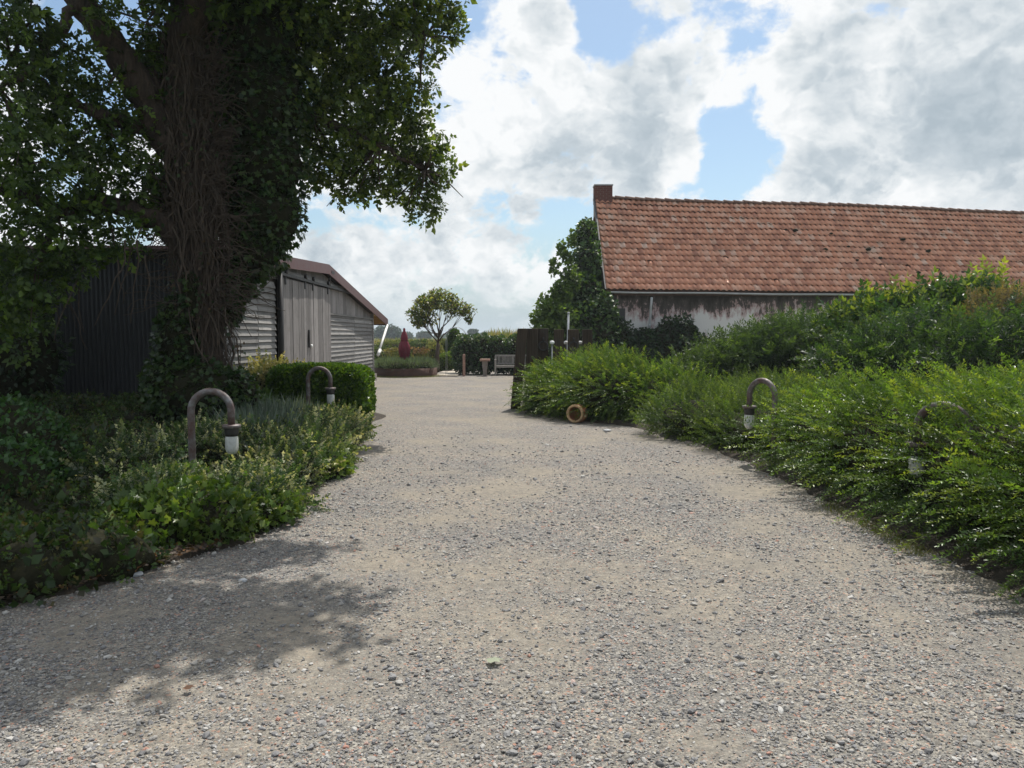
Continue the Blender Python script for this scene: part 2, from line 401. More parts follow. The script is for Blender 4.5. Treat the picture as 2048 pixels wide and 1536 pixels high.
# ------------------------------------------------------------------ foliage machinery
def unit(a): return a/np.maximum(np.linalg.norm(a, axis=-1, keepdims=True), 1e-9)
def wob(p, f=1.0, seed=0.0):
    """cheap smooth noise, about -1..1"""
    x, y, z = p[..., 0]*f+seed, p[..., 1]*f+seed*1.7, p[..., 2]*f-seed
    return (np.sin(x*1.7+np.sin(y*2.3+z)) + np.sin(y*2.1+np.sin(z*1.9+x*1.3)) + np.sin(z*2.6+np.sin(x*2.2-y)) + .6*np.sin(x*4.7+y*3.9) + .6*np.sin(y*5.3-z*4.1))/4.2
def T_leaf(w=.32, fold=.10, droop=.12):
    v = [(0, 0, 0), (w, .42, fold), (0, .5, -.02), (-w, .42, fold), (0, 1, -droop)]
    return np.array(v, float), np.array([(0, 1, 2), (0, 2, 3), (1, 4, 2), (2, 4, 3)])
def T_leaf2(w=.3, fold=.08, droop=.1):
    return np.array([(0, 0, 0), (w, .45, fold), (0, 1, -droop), (-w, .45, fold)], float), np.array([(0, 1, 2), (0, 2, 3)])
def T_ivy():
    v = [(0, 0, 0), (.42, .05, .04), (.34, .38, .05), (.52, .62, 0), (.18, .62, .05), (0, 1.05, -.08), (-.18, .62, .05), (-.52, .62, 0), (-.34, .38, .05), (-.42, .05, .04)]
    c = [(0, 1, 2), (2, 3, 4), (0, 2, 4), (0, 4, 6), (4, 5, 6), (0, 6, 8), (6, 7, 8), (0, 8, 9)]
    return np.array(v, float), np.array(c)
def T_blade():
    return np.array([(-.035, 0, 0), (.035, 0, 0), (.028, .5, .06), (-.028, .5, .06), (0, 1, .3)], float), np.array([(0, 1, 2), (0, 2, 3), (3, 2, 4)])
def rotz(a): c, s_ = cos(a), sin(a); return np.array([[c, -s_, 0], [s_, c, 0], [0, 0, 1.]])
def T_sprig(pairs, leaf, lsize, arch=.25, spread=55, two=True, stem=.006, jit=.15, seed=1, roll=0):
    """a shoot 1 long along +y with leaves in pairs"""
    r = np.random.default_rng(seed); lv, lf = leaf; V = []; Fc = []; n = 0
    for k in range(pairs):
        t = .12 + .86*k/max(pairs-1, 1)
        pos = np.array([0, t, -arch*t*t])
        for s_ in ((-1, 1) if two else ((-1) ** k,)):
            a = -s_*R(spread + r.normal(0, 12)); sz = lsize*(1 - .35*abs(t-.45))*(1+r.normal(0, jit))
            tilt = R(r.normal(8, 22)); rl = R(r.normal(0, 28)) + roll
            Rx = np.array([[1, 0, 0], [0, cos(tilt), -sin(tilt)], [0, sin(tilt), cos(tilt)]])
            Ry = np.array([[cos(rl), 0, sin(rl)], [0, 1, 0], [-sin(rl), 0, cos(rl)]])
            m = rotz(a) @ Rx @ Ry
            V.append(lv*sz @ m.T + pos + np.array([0, r.normal(0, .015), 0])); Fc.append(lf+n); n += len(lv)
    a = R(r.normal(0, 8)); V.append(lv*lsize @ rotz(a).T + np.array([0, 1, -arch])); Fc.append(lf+n); n += len(lv)
    if stem:
        sv = np.array([(-stem, 0, 0), (stem, 0, 0), (stem*.5, .55, -arch*.3), (-stem*.5, .55, -arch*.3), (0, 1, -arch)]); V.append(sv)
        Fc.append(np.array([(0, 1, 2), (0, 2, 3), (3, 2, 4)])+n); n += 5
    return np.vstack(V), np.vstack(Fc)
def frames(d, nrm):
    y = unit(d); x = unit(np.cross(y, nrm)); z = np.cross(x, y)
    return np.stack([x, y, z], axis=-1)
def stamp(tmpls, pos, d, nrm, size, tint):
    """place templates; returns V, F, tint per vertex"""
    if not isinstance(tmpls, list): tmpls = [tmpls]
    n = len(pos); pick = rng.integers(0, len(tmpls), n); Vs = []; Fs = []; Ts = []; base = 0
    Fr = frames(d, nrm)*np.asarray(size).reshape(-1, 1, 1)
    for i, (tv, tf) in enumerate(tmpls):
        s_ = pick == i; m = int(s_.sum())
        if not m: continue
        V = np.einsum('nij,kj->nki', Fr[s_], tv) + pos[s_][:, None, :]
        Fs.append((tf[None] + (np.arange(m)*len(tv))[:, None, None] + base).reshape(-1, 3)); base += m*len(tv)
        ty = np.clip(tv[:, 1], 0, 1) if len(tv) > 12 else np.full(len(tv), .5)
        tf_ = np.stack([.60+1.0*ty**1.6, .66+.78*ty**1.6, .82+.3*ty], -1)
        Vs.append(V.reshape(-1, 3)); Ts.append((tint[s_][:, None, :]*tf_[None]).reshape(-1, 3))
    return np.vstack(Vs), np.vstack(Fs), np.vstack(Ts)
def palette(cols, n, var=.18):
    c = np.array(cols, float)[rng.integers(0, len(cols), n)]
    return c*np.clip(1+rng.normal(0, var, (n, 1)), .45, 1.8)
def ico(sub=1):
    t = (1+5**.5)/2
    v = [(-1, t, 0), (1, t, 0), (-1, -t, 0), (1, -t, 0), (0, -1, t), (0, 1, t), (0, -1, -t), (0, 1, -t), (t, 0, -1), (t, 0, 1), (-t, 0, -1), (-t, 0, 1)]
    f = [(0, 11, 5), (0, 5, 1), (0, 1, 7), (0, 7, 10), (0, 10, 11), (1, 5, 9), (5, 11, 4), (11, 10, 2), (10, 7, 6), (7, 1, 8), (3, 9, 4), (3, 4, 2), (3, 2, 6), (3, 6, 8), (3, 8, 9), (4, 9, 5), (2, 4, 11), (6, 2, 10), (8, 6, 7), (9, 8, 1)]
    v = [Vector(p).normalized() for p in v]
    for _ in range(sub):
        mid = {}; nf = []
        def m(a, b):
            k = (min(a, b), max(a, b))
            if k not in mid: v.append(((v[a]+v[b])/2).normalized()); mid[k] = len(v)-1
            return mid[k]
        for a, b, c in f:
            x, y, z = m(a, b), m(b, c), m(c, a); nf += [(a, x, z), (b, y, x), (c, z, y), (x, y, z)]
        f = nf
    return np.array([tuple(p) for p in v]), np.array(f)
ICO2 = ico(2); ICO3 = ico(3)
def blob_points(blobs, n, zmin=.02, depth=.22, rough=.16, reject=.86):
    """points near the surface of a union of ellipsoids, with outward normals"""
    B = np.array(blobs, float); c, r = B[:, :3], B[:, 3:6]
    w = (r[:, 0]*r[:, 1] + r[:, 1]*r[:, 2] + r[:, 0]*r[:, 2]); w /= w.sum()
    P = []; N = []; tot = 0
    for _ in range(12):
        m = int(n*1.6); k = rng.choice(len(B), m, p=w)
        u = unit(rng.normal(size=(m, 3)))
        s_ = 1 - depth*rng.random(m)**1.6
        p0 = c[k] + u*r[k]
        s_ = s_*(1 + rough*wob(p0, 2.1) + rough*.5*wob(p0, 6.3, 4))
        p = c[k] + u*r[k]*s_[:, None]
        ok = p[:, 2] > zmin
        for j in range(len(B)):
            q = (p-c[j])/r[j]; ok &= ((q**2).sum(1) > reject**2*.75) | (k == j)
        P.append(p[ok]); N.append(unit(u[ok]/r[k][ok])); tot += ok.sum()
        if tot >= n: break
    return np.vstack(P)[:n], np.vstack(N)[:n]
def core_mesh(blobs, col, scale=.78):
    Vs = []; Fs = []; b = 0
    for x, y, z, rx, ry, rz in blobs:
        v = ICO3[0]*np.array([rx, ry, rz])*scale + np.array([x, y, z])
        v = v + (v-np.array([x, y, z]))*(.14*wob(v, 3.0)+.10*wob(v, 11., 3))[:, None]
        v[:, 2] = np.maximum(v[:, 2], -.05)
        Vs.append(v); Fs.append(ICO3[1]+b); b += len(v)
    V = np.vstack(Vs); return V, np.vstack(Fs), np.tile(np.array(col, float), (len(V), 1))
def join(parts):
    V = []; Fc = []; T = []; b = 0
    for v, f, t in parts: V.append(v); Fc.append(f+b); T.append(t); b += len(v)
    return np.vstack(V), np.vstack(Fc), np.vstack(T)
CORES = []
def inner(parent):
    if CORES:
        V, Fc, T = join(CORES); CORES.clear(); return np_obj('shaded_core', V, Fc, M['inner'], parent)  # solid filler behind the leaves, coloured dark like a shaded interior
def foliage(blobs, n, tmpl, size, cols, up=.5, rand=.45, bias=(0, 0, 0), svar=.22, depth=.22, rough=.16, core=True, flat=.0, corescale=.78, zmin=.02, lo_keep=1.0, cvar=.18):
    P, N = blob_points(blobs, n, zmin, depth, rough)
    n = len(P)
    d = unit(N + np.array([0, 0, up]) + rng.normal(0, rand, (n, 3)) + np.array(bias))
    nm = unit(N*(1-flat) + np.array([0, 0, .35+flat]) + rng.normal(0, .3, (n, 3)))
    t = palette(cols, n, cvar)
    out = [stamp(tmpl, P, d, nm, size*np.clip(1+rng.normal(0, svar, n), .4, 1.9), t)]
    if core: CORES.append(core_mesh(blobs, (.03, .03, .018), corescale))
    return join(out)
def stems(blobs, n, r=.012, base=None):
    """a few woody stems rising from the ground into the shrub"""
    m = MB(); B = np.array(blobs)
    for _ in range(n):
        b = B[rng.integers(len(B))]; a = rng.random()*2*pi
        top = Vector((b[0]+b[3]*.5*cos(a), b[1]+b[4]*.5*sin(a), b[2]+b[5]*.45))
        s_ = Vector((b[0]+rng.normal(0, .12)*b[3], b[1]+rng.normal(0, .12)*b[4], -.02)) if base is None else Vector(base) + Vector(rng.normal(0, .05, 3))
        mid = (s_+top)/2 + Vector(rng.normal(0, .06, 3))
        m.tube([s_, mid, top], [r*1.6, r, r*.4], 5)
    return m
def shrub(name, label, cat, blobs, mat, group=None, nst=6, **kw):
    b0 = blobs[0]; o = empty(name, (b0[0], b0[1], 0), label, cat, group)
    V, Fc, T = foliage(blobs, **kw)
    np_obj('foliage', V, Fc, mat, o, T); inner(o)
    stems(blobs, nst).build('stem', M['twig'], o)
    return o

# ================================================================== GROUND
def sheet(name, pts, z, mat, parent=None):
    me = bpy.data.meshes.new(name); me.from_pydata([(p[0], p[1], z) for p in pts], [], [tuple(range(len(pts)))]); me.update(); me.materials.append(mat)
    return link(bpy.data.objects.new(name, me), parent)
kind(sheet('ground', [(-1500, -40), (1500, -40), (1500, 2500), (-1500, 2500)], -.02, M['field']), 'structure')
def gz(x, y):
    p = np.stack([np.asarray(x, float), np.asarray(y, float), np.zeros_like(np.asarray(x, float))], -1)
    return .010*wob(p, .9) + .005*wob(p, 3.1, 2)
xs = np.linspace(-9, 13, 177); ys = np.linspace(-2, 36, 305)
X, Y = np.meshgrid(xs, ys); Z = gz(X, Y)
nx, ny = len(xs), len(ys); idx = np.arange(nx*ny).reshape(ny, nx)
quad = np.stack([idx[:-1, :-1], idx[:-1, 1:], idx[1:, 1:], idx[1:, :-1]], -1).reshape(-1, 4)
def sandiness(x, y):
    p = np.stack([np.asarray(x, float), np.asarray(y, float)*.75, np.zeros_like(np.asarray(x, float))], -1)
    return np.clip(.5 + 1.1*(wob(p, 1.15, 5) + .55*wob(p, 3.3, 1) + .3*wob(p, 8, 2)) - .16 + .16*np.clip((6-p[..., 1]/.75)/2.5, 0, 1), 0, 1)
yard = np_obj('gravel_yard', np.stack([X, Y, Z], -1).reshape(-1, 3), quad, M['gravel'], smooth=True); kind(yard, 'structure')
sa = yard.data.attributes.new('sand', 'FLOAT', 'POINT'); sa.data.foreach_set('value', sandiness(X, Y).astype(np.float32).ravel())

LEFT_EDGE = [(-3.35, 1.0), (-3.25, 3.6), (-2.96, 4.54), (-2.67, 4.8), (-2.37, 5.36), (-2.06, 5.93), (-1.91, 6.47), (-1.87, 7.65), (-2.0, 9.37), (-2.22, 12.0), (-2.45, 13.6), (-2.5, 15.8), (-4.98, 16.6)]
RIGHT_EDGE = [(3.25, 1.5), (3.1, 4.0), (3.05, 5.5), (3.06, 6.64), (3.0, 7.9), (2.9, 9.55), (2.68, 12.4), (1.9, 14.0), (1.16, 14.7), (.45, 16.1), (.1, 17.1)]
def bed(name, edge, far):
    r = np.random.default_rng(3); e = []
    for (a, b) in zip(edge[:-1], edge[1:]):
        for t in np.linspace(0, 1, 9)[:-1]: e.append((a[0]*(1-t)+b[0]*t + r.normal(0, .02), a[1]*(1-t)+b[1]*t + r.normal(0, .02)))
    e.append(edge[-1])
    V = []; Fc = []; m = 14
    for x, y in e:
        for k in range(m):
            t = (k/(m-1))**2; X_ = x + (far-x)*t
            V.append((X_, y, -.03 + .085*min(1, k/2.) + .03*float(wob(np.array([X_, y, 0]), 2)) if k else -.03))
    for i in range(len(e)-1):
        for k in range(m-1): Fc.append((i*m+k, i*m+k+1, (i+1)*m+k+1, (i+1)*m+k))
    return kind(np_obj(name, V, Fc, M['soil'], smooth=True), 'structure')
bed('planting_bed_soil', LEFT_EDGE, -14)
bed('planting_bed_soil', RIGHT_EDGE, 14)
p_ = sheet('garden_path', [(-3.35, 31.0), (-2.15, 31.0), (-2.2, 36), (-1.9, 44), (-2.6, 44), (-2.9, 37)], .045, M['path']); kind(p_, 'structure')

# ------------------------------------------------------------------ loose pebbles (geometry nodes)
def pebbles():
    n = 260000
    # density falls with distance, so that stones stay visible where they are seen
    Yv = 1.5 + 20*rng.random(n)**2.0; Xv = rng.uniform(-1, 1, n)*(1.0+.72*Yv)
    P = np.stack([Xv, Yv, np.zeros(n)], -1)
    dens = 1 - sandiness(Xv, Yv)
    keep = rng.random(n) < np.clip(.16 + 1.0*dens, .16, 1)*np.clip((14-Yv)/7, 0, 1)
    le = np.array(LEFT_EDGE); re = np.array(RIGHT_EDGE)
    keep &= (Xv > np.interp(Yv, le[:, 1], le[:, 0]) - .12) & (Xv < np.interp(Yv, re[:, 1], re[:, 0]) + .1)
    P = P[keep]; n = len(P); P[:, 2] = gz(P[:, 0], P[:, 1]) + .001
    s_ = np.clip(rng.lognormal(-5.55, .52, n), .0016, .019)
    s_ *= 1 + .05*np.clip(P[:, 1]-4, 0, 6)
    bigger = rng.random(n) < .006; s_[bigger] *= 1.7
    sc = np.stack([s_*rng.uniform(.9, 1.5, n), s_*rng.uniform(.7, 1.1, n), s_*rng.uniform(.45, .8, n)], -1)
    P[:, 2] += sc[:, 2]*.35
    rot = np.stack([rng.normal(0, .25, n), rng.normal(0, .25, n), rng.uniform(0, 6.28, n)], -1)
    me = bpy.data.meshes.new('gravel_stones'); me.vertices.add(n); me.vertices.foreach_set('co', P.astype(np.float32).ravel())
    for nm, arr in (('scl', sc), ('rot', rot)):
        a = me.attributes.new(nm, 'FLOAT_VECTOR', 'POINT'); a.data.foreach_set('vector', arr.astype(np.float32).ravel())
    a = me.attributes.new('tone', 'FLOAT', 'POINT'); a.data.foreach_set('value', rng.random(n).astype(np.float32))
    o = link(bpy.data.objects.new('gravel_stones', me)); kind(o, 'stuff'); o['label'] = 'loose grey and tan stones lying on the gravel drive'
    ng = bpy.data.node_groups.new('stones', 'GeometryNodeTree')
    ng.interface.new_socket('Geometry', in_out='INPUT', socket_type='NodeSocketGeometry'); ng.interface.new_socket('Geometry', in_out='OUTPUT', socket_type='NodeSocketGeometry')
    N = ng.nodes; L = ng.links
    gi = N.new('NodeGroupInput'); go = N.new('NodeGroupOutput')
    jn = N.new('GeometryNodeJoinGeometry')
    for k in range(4):
        ic = N.new('GeometryNodeMeshIcoSphere'); ic.inputs['Radius'].default_value = 1; ic.inputs['Subdivisions'].default_value = 2 if k < 2 else 1
        nz = N.new('ShaderNodeTexNoise'); nz.noise_dimensions = '4D'; nz.inputs['W'].default_value = k*3.7; nz.inputs['Scale'].default_value = 1.1
        ps = N.new('GeometryNodeInputPosition'); L.new(ps.outputs[0], nz.inputs['Vector'])
        sb = N.new('ShaderNodeVectorMath'); sb.operation = 'SUBTRACT'; L.new(nz.outputs['Color'], sb.inputs[0]); sb.inputs[1].default_value = (.5, .5, .5)
        ms = N.new('ShaderNodeVectorMath'); ms.operation = 'SCALE'; ms.inputs['Scale'].default_value = 1.5; L.new(sb.outputs[0], ms.inputs[0])
        sp = N.new('GeometryNodeSetPosition'); L.new(ic.outputs['Mesh'], sp.inputs['Geometry']); L.new(ms.outputs[0], sp.inputs['Offset'])
        sm = N.new('GeometryNodeSetMaterial'); sm.inputs['Material'].default_value = M['pebble']; L.new(sp.outputs[0], sm.inputs[0])
        g2 = N.new('GeometryNodeGeometryToInstance'); L.new(sm.outputs[0], g2.inputs[0]); L.new(g2.outputs[0], jn.inputs[0])
    ip = N.new('GeometryNodeInstanceOnPoints'); L.new(gi.outputs[0], ip.inputs['Points']); L.new(jn.outputs[0], ip.inputs['Instance'])
    ip.inputs['Pick Instance'].default_value = True
    for nm, sock in (('scl', 'Scale'), ('rot', 'Rotation')):
        na = N.new('GeometryNodeInputNamedAttribute'); na.data_type = 'FLOAT_VECTOR'; na.inputs['Name'].default_value = nm
        L.new(na.outputs['Attribute'], ip.inputs[sock])
    L.new(ip.outputs[0], go.inputs[0])
    md = o.modifiers.new('stones', 'NODES'); md.node_group = ng
    me.materials.append(M['pebble'])
pebbles()

# ================================================================== BARN
def barn():
    root = empty('barn', (-5, 20, 0), 'weathered grey timber barn with sliding doors and red-brown roof edge', 'barn')
    XW, XV = -5.0, -4.84
    Y0, Y1, YR = 13.4, 28.2, 20.8
    ZR = 3.34; slope_r = (ZR-2.12)/(30.5-YR); slope_l = (ZR-3.0)/(YR-13.2)
    top = lambda y: ZR - (slope_r*(y-YR) if y > YR else slope_l*(YR-y))
    # gable wall backing: butted behind boards
    m = MB(); prof = [(Y0, 0), (Y1, 0), (Y1, top(Y1)-.05), (YR, ZR-.05), (Y0, top(Y0)-.05)]
    vs = [(XW-.06, y, z) for y, z in prof] + [(XW-.2, y, z) for y, z in prof]
    m.add(vs, [(0, 1, 2, 3, 4), (9, 8, 7, 6, 5)] + [(i, (i+5), (i+1) % 5+5, (i+1) % 5) for i in range(5)])
    m.build('wall', M['darkwood'], root)
    MB().box((-20, Y1-.12, 0), (XW-.2, Y1, top(Y1)-.05)).build('wall', M['siding'], root)
    # corrugated long side, facing the camera
    n = 15*13; xs_ = np.linspace(-20, XW-.02, n*6+1); w_ = .018*np.sin(np.arange(len(xs_))*2*pi/6)
    V = []; Fc = []
    for x, o_ in zip(xs_, w_): V += [(x, Y0-.03+o_, .0), (x, Y0-.03+o_, 2.98)]
    for i in range(len(xs_)-1): Fc.append((2*i, 2*i+2, 2*i+3, 2*i+1))
    np_obj('corrugated_sheet', V, Fc, M['corrugated'], root, smooth=True)
    MB().box((-20, Y0-.075, 2.985), (XW+.02, Y0+.0, 3.06)).build('wall_plate', M['darkmetal'], root)
    # lapped horizontal boards
    rh = .125; r = np.random.default_rng(11)
    def lap(y0, y1, z, zmax):
        z1 = min(z+rh+.012, zmax)
        if z1-z < .03: return
        a = r.normal(0, .003); t0 = .025 + r.normal(0, .002); jig = r.normal(0, .004)
        m_ = MB(); z = z + jig
        m_.hexa([(XW-.055, y0, z), (XW-.055, y1, z), (XW+t0-.02, y1, z+a), (XW+t0-.02, y0, z), (XW-.055, y0, z1), (XW-.055, y1, z1), (XW-.035, y1, z1), (XW-.035, y0, z1)])
        m_.build('siding_board', M['siding'], root)
    for k in range(22):
        z = .27 + k*rh
        for (a, b) in ((21.56, 25.0), (25.03, 28.2)):
            zt = 2.22
            if z < zt - .02: lap(a + r.normal(0, .008), b, z, zt)
    for k in range(24):
        z = .1 + k*rh
        for (a, b) in ((13.42, 15.5), (15.53, 16.68)):
            if z < 2.72: lap(a, b, z, 2.80)
    # upper boards of the gable (vertical, plain)
    def upper(y0, y1, zl, off=-.03):
        m_ = MB(); m_.hexa([(XW+off-.025, y0, zl), (XW+off, y0, zl), (XW+off, y1, zl), (XW+off-.025, y1, zl),
                           (XW+off-.025, y0, top(y0)-.07), (XW+off, y0, top(y0)-.07), (XW+off, y1, top(y1)-.07), (XW+off-.025, y1, top(y1)-.07)])
        m_.build('gable_board', M['doorwood'], root)
    y = 21.56
    while y < 28.15:
        y2 = min(y + r.uniform(.42, .5), 28.2)
        if top(y2) - .08 > 2.26: upper(y, y2-.006, 2.235, -.022 + r.normal(0, .002))
        y = y2
    y = 13.42
    while y < 21.5:
        y2 = min(y + r.uniform(.42, .5), 21.55)
        upper(y, y2-.006, 2.81 if y > 16.6 else 2.81, -.022 + r.normal(0, .002)); y = y2
    # trim under the gable boards, corner posts
    MB().box((XW-.035, 21.57, 2.19), (XW+.025, 28.21, 2.235)).build('rail', M['siding'], root)
    MB().box((XW-.06, 28.2, .2), (XW+.03, 28.29, 2.4)).build('corner_post', M['siding'], root)
    MB().box((XW-.02, 21.47, .1), (XW+.03, 21.56, 2.80)).build('door_jamb', M['doorwood'], root)
    MB().tube([(XW+.09, 16.72, .05), (XW+.09, 16.72, 3.02)], .055, 10).build('downpipe', M['darkmetal'], root)
    # two sliding doors, each of separate planks
    for (a, b) in ((16.82, 19.15), (19.18, 21.46)):
        d = MB().box((XW-.01, a, .12), (XW+.028, b, 2.84)).build('door', M['doorwood'], root)
        y = a
        while y < b-.03:
            y2 = min(y + r.uniform(.20, .27), b); t_ = r.uniform(.0, .012)
            if b - y2 < .1: y2 = b
            MB().box((XW+.029, y+.004, .10 + r.normal(0, .006)), (XW+.052+t_, y2-.005, 2.86)).build('door_plank', M['doorwood'], d)
            y = y2
        for yy in (a+.35, b-.35):
            MB().box((XW+.066, yy-.04, 2.72), (XW+.085, yy+.04, 3.06)).tube([(XW+.075, yy, 3.0), (XW+.12, yy, 3.0)], .06, 10).build('hanger', M['darkmetal'], d)
    MB().box((XW-.02, 16.8, 2.895), (XW+.11, 24.35, 2.955)).build('door_track', M['darkmetal'], root)
    MB().box((XW-.02, 16.8, 2.957), (XW+.06, 24.35, 3.03)).build('track_beam', M['siding'], root)
    MB().box((XW+.07, 19.02, 1.32), (XW+.1, 19.10, 1.75)).build('door_handle', M['darkmetal'], root)
    MB().lathe([(0, 0), (.05, .0), (.05, .03), (0, .035)], (XW+.07, 19.28, 1.35), 12, (1, 0, 0)).build('door_knob', M['white'], root)
    MB().tube([(XW+.1, 21.2, 2.95), (XW+.1, 21.2, 3.3), (XW+.02, 21.2, 3.34)], .03, 6).box((XW+.02, 21.05, 3.27), (XW+.2, 21.4, 3.34)).build('bracket', M['darkmetal'], root)
    # roof: two slopes, fascia along the verge
    def slab(ya, za, yb, zb, x0, x1, th, name, mat):
        MB().hexa([(x0, ya, za-th), (x1, ya, za-th), (x1, yb, zb-th), (x0, yb, zb-th), (x0, ya, za), (x1, ya, za), (x1, yb, zb), (x0, yb, zb)]).build(name, mat, root)
    YE = 30.5; YL = 13.1
    slab(YR, ZR+.1, YE, top(YE)+.1, -20, XV-.005, .05, 'roof_sheet', M['fascia'])
    slab(YL, top(YL)+.1, YR-.002, ZR+.1, -20, XV-.005, .05, 'roof_sheet', M['fascia'])
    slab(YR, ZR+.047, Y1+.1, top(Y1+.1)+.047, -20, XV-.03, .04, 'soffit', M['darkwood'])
    slab(Y1+.102, top(Y1+.102)+.047, YE-.02, top(YE)+.047, -20, XV-.03, .04, 'soffit', M['soffit'])
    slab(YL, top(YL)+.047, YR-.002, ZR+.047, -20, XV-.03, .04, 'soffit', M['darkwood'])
    slab(YR, ZR+.14, YE+.03, top(YE)+.13, XV, XV+.03, .25, 'fascia_board', M['fascia'])
    slab(YL-.02, top(YL)+.13, YR-.002, ZR+.14, XV, XV+.03, .25, 'fascia_board', M['fascia'])
    MB().box((-20, YE-.018, top(YE)-.10), (XV-.002, YE+.02, top(YE)+.10)).build('fascia_board', M['fascia'], root)
    # plinth of concrete under the boards
    MB().box((XW-.1, 24.4, -.05), (XW+.10, 28.42, .245)).build('plinth', M['plinth'], root)
    MB().box((XW-.1, 13.4, -.05), (XW-.0, 24.39, .095)).build('plinth', M['plinth'], root)
    # white brace from the eave down to the wall
    MB().tube([(-4.80, 30.32, 2.02), (-4.86, 28.55, .97)], .045, 10).tube([(-4.83, 28.75, 1.09), (-4.86, 28.45, .91)], .06, 10).build('brace', M['white'], root)
    for k in range(7):
        y = YR + 8.2 + k*.32
        if y < YE-.1: MB().box((-9, y, top(y)-.09), (XV-.04, y+.05, top(y)+.003)).build('rafter', M['soffit'], root)
barn()

# ================================================================== FARMHOUSE
def farmhouse():
    root = empty('farmhouse', (12, 30, 0), 'long low farmhouse with orange pantile roof and stained white wall', 'farmhouse')
    A = at(1190, 395, 31.3); B = at(2048, 422, 33.4); C = at(1213, 580, 28.0); D = at(1740, 586, 29.13)
    u1 = (B-A).normalized(); u2 = (D-C).normalized(); L = 24.0
    RA, RB = A, A + u1*L; EA, EB = C, C + u2*L
    sdir = (A-C).normalized(); sl_len = (A-C).length
    nrm = u2.cross(sdir).normalized()
    if nrm.z < 0: nrm = -nrm
    rows = 16; tw = .212; rh_ = sl_len/rows; cols = int(L/tw)
    ydir = (sdir - u2*sdir.dot(u2)).normalized()
    M['_roof'] = dict(o=C - nrm*0 + u2*.0, u=u2, s=ydir, tw=tw, rh=ydir.dot(A-C)/rows)
    M['tile'] = material('orange_pantile', tile_fn)
    # pantile: S-shaped cross section, thick lower lip
    xs_ = np.linspace(0, 1, 8); zz = .034*np.sin(2*pi*(xs_-.05))*(1) ; zz = np.where(xs_ > .52, zz*1.0, zz*.9)
    V = []; n8 = len(xs_)
    for yy, dz in ((0, .058), (1.06, 0)):
        for x, z in zip(xs_, zz): V.append((x*1.04, yy, z+dz+.02))
    for x, z in zip(xs_, zz): V.append((x*1.04, .004, z+.058+.020-.017))
    Fc = [(i, i+1, n8+i+1, n8+i) for i in range(n8-1)] + [(2*n8+i, 2*n8+i+1, i+1, i) for i in range(n8-1)]
    V = np.array(V); Fc = np.array(Fc)
    tile_me = []
    for k in range(3):
        v = V*np.array([tw, rh_, 1]); v[:, 2] += .003*k*v[:, 0]/tw
        tile_me.append(np_mesh('roof_tile', v, Fc, M['tile'], smooth=True))
    spots = []
    r = np.random.default_rng(5)
    for j in range(rows):
        for i in range(cols):
            s_ = i*tw; fr = s_/L
            lo = EA + (EB-EA)*fr; hi = RA + (RB-RA)*fr
            p = lo + (hi-lo)*(j/rows)
            sd = (hi-lo).normalized(); v_ = j/rows
            p = p + Vector((0, 0, -.05*sin(fr*9+.5)*v_ - .05*(1-cos(fr*5))*v_)) - nrm*(.05*sin(pi*v_)*(1+.6*sin(fr*14)))
            spots.append((p, sd, i, j))
    order = sorted(range(len(spots)), key=lambda k: spots[k][0].length)
    single = set(order[:300])
    Vs = []; b = 0; Fs = []
    roof = MB()
    th = .05
    th = .16; t2 = .11
    roof.hexa([EA-nrm*th, EB-nrm*th, RB-nrm*th, RA-nrm*th, EA-nrm*t2, EB-nrm*t2, RB-nrm*t2, RA-nrm*t2])
    vback = Vector((A.x-C.x, A.y-C.y, 0)); vb = Vector((vback.x, vback.y, -(A.z-C.z)))
    dz_ = Vector((0, 0, -.16)); roof.add([RA+dz_, RB+dz_, RB+vb+dz_, RA+vb+dz_], [(0, 1, 2, 3)])
    ro = roof.build('roof', M['ridge'], root)
    for k, (p, sd, i, j) in enumerate(spots):
        x = u2; y = (sd - x*sd.dot(x)).normalized(); z = x.cross(y)
        skew = (sd - y*sd.dot(y))
        if r.random() < .012:   # a slipped tile
            q = Matrix.Rotation(r.normal(0, .10), 3, z); x = q @ x; y = q @ y; p = p - y*abs(r.normal(0, .04))
        z = x.cross(y); p = p + z*abs(r.normal(0, .0025)) + y*r.normal(0, .006)
        m4 = Matrix(((x.x, y.x, z.x, p.x), (x.y, y.y, z.y, p.y), (x.z, y.z, z.z, p.z), (0, 0, 0, 1)))
        if k in single:
            o = bpy.data.objects.new('roof_tile', tile_me[(i+j) % 3]); COL.objects.link(o); o.parent = ro
            o.matrix_parent_inverse = ro.matrix_basis.inverted(); o.matrix_basis = m4
        else:
            mm = np.array(m4); v = V*np.array([tw, rh_, 1]); v[:, 2] += .003*((i+j) % 3)*v[:, 0]/tw
            Vs.append(v @ mm[:3, :3].T + mm[:3, 3]); Fs.append(Fc+b); b += len(V)
    kind(np_obj('roof_tiles', np.vstack(Vs), np.vstack(Fs), M['tile'], ro, smooth=True), 'stuff')
    # ridge caps, overlapping half barrels
    nr = int(L/.405)
    prof = [(.13*cos(a), .085*sin(a)) for a in np.linspace(-.25, pi+.25, 9)]
    V = []
    for x, s_ in ((0, 1.32), (.41, .84), (.44, .84)):
        for (a, z) in prof: V.append((x, a*s_, z*s_ - .0))
    V += [(0, a*.8, z*.8) for a, z in prof]
    Fc = [(i, i+1, 9+i+1, 9+i) for i in range(8)] + [(9+i, 9+i+1, 18+i+1, 18+i) for i in range(8)] + [(27+i, 27+i+1, i+1, i) for i in range(8)]
    rme = np_mesh('ridge_tile', V, Fc, M['ridge'], smooth=True)
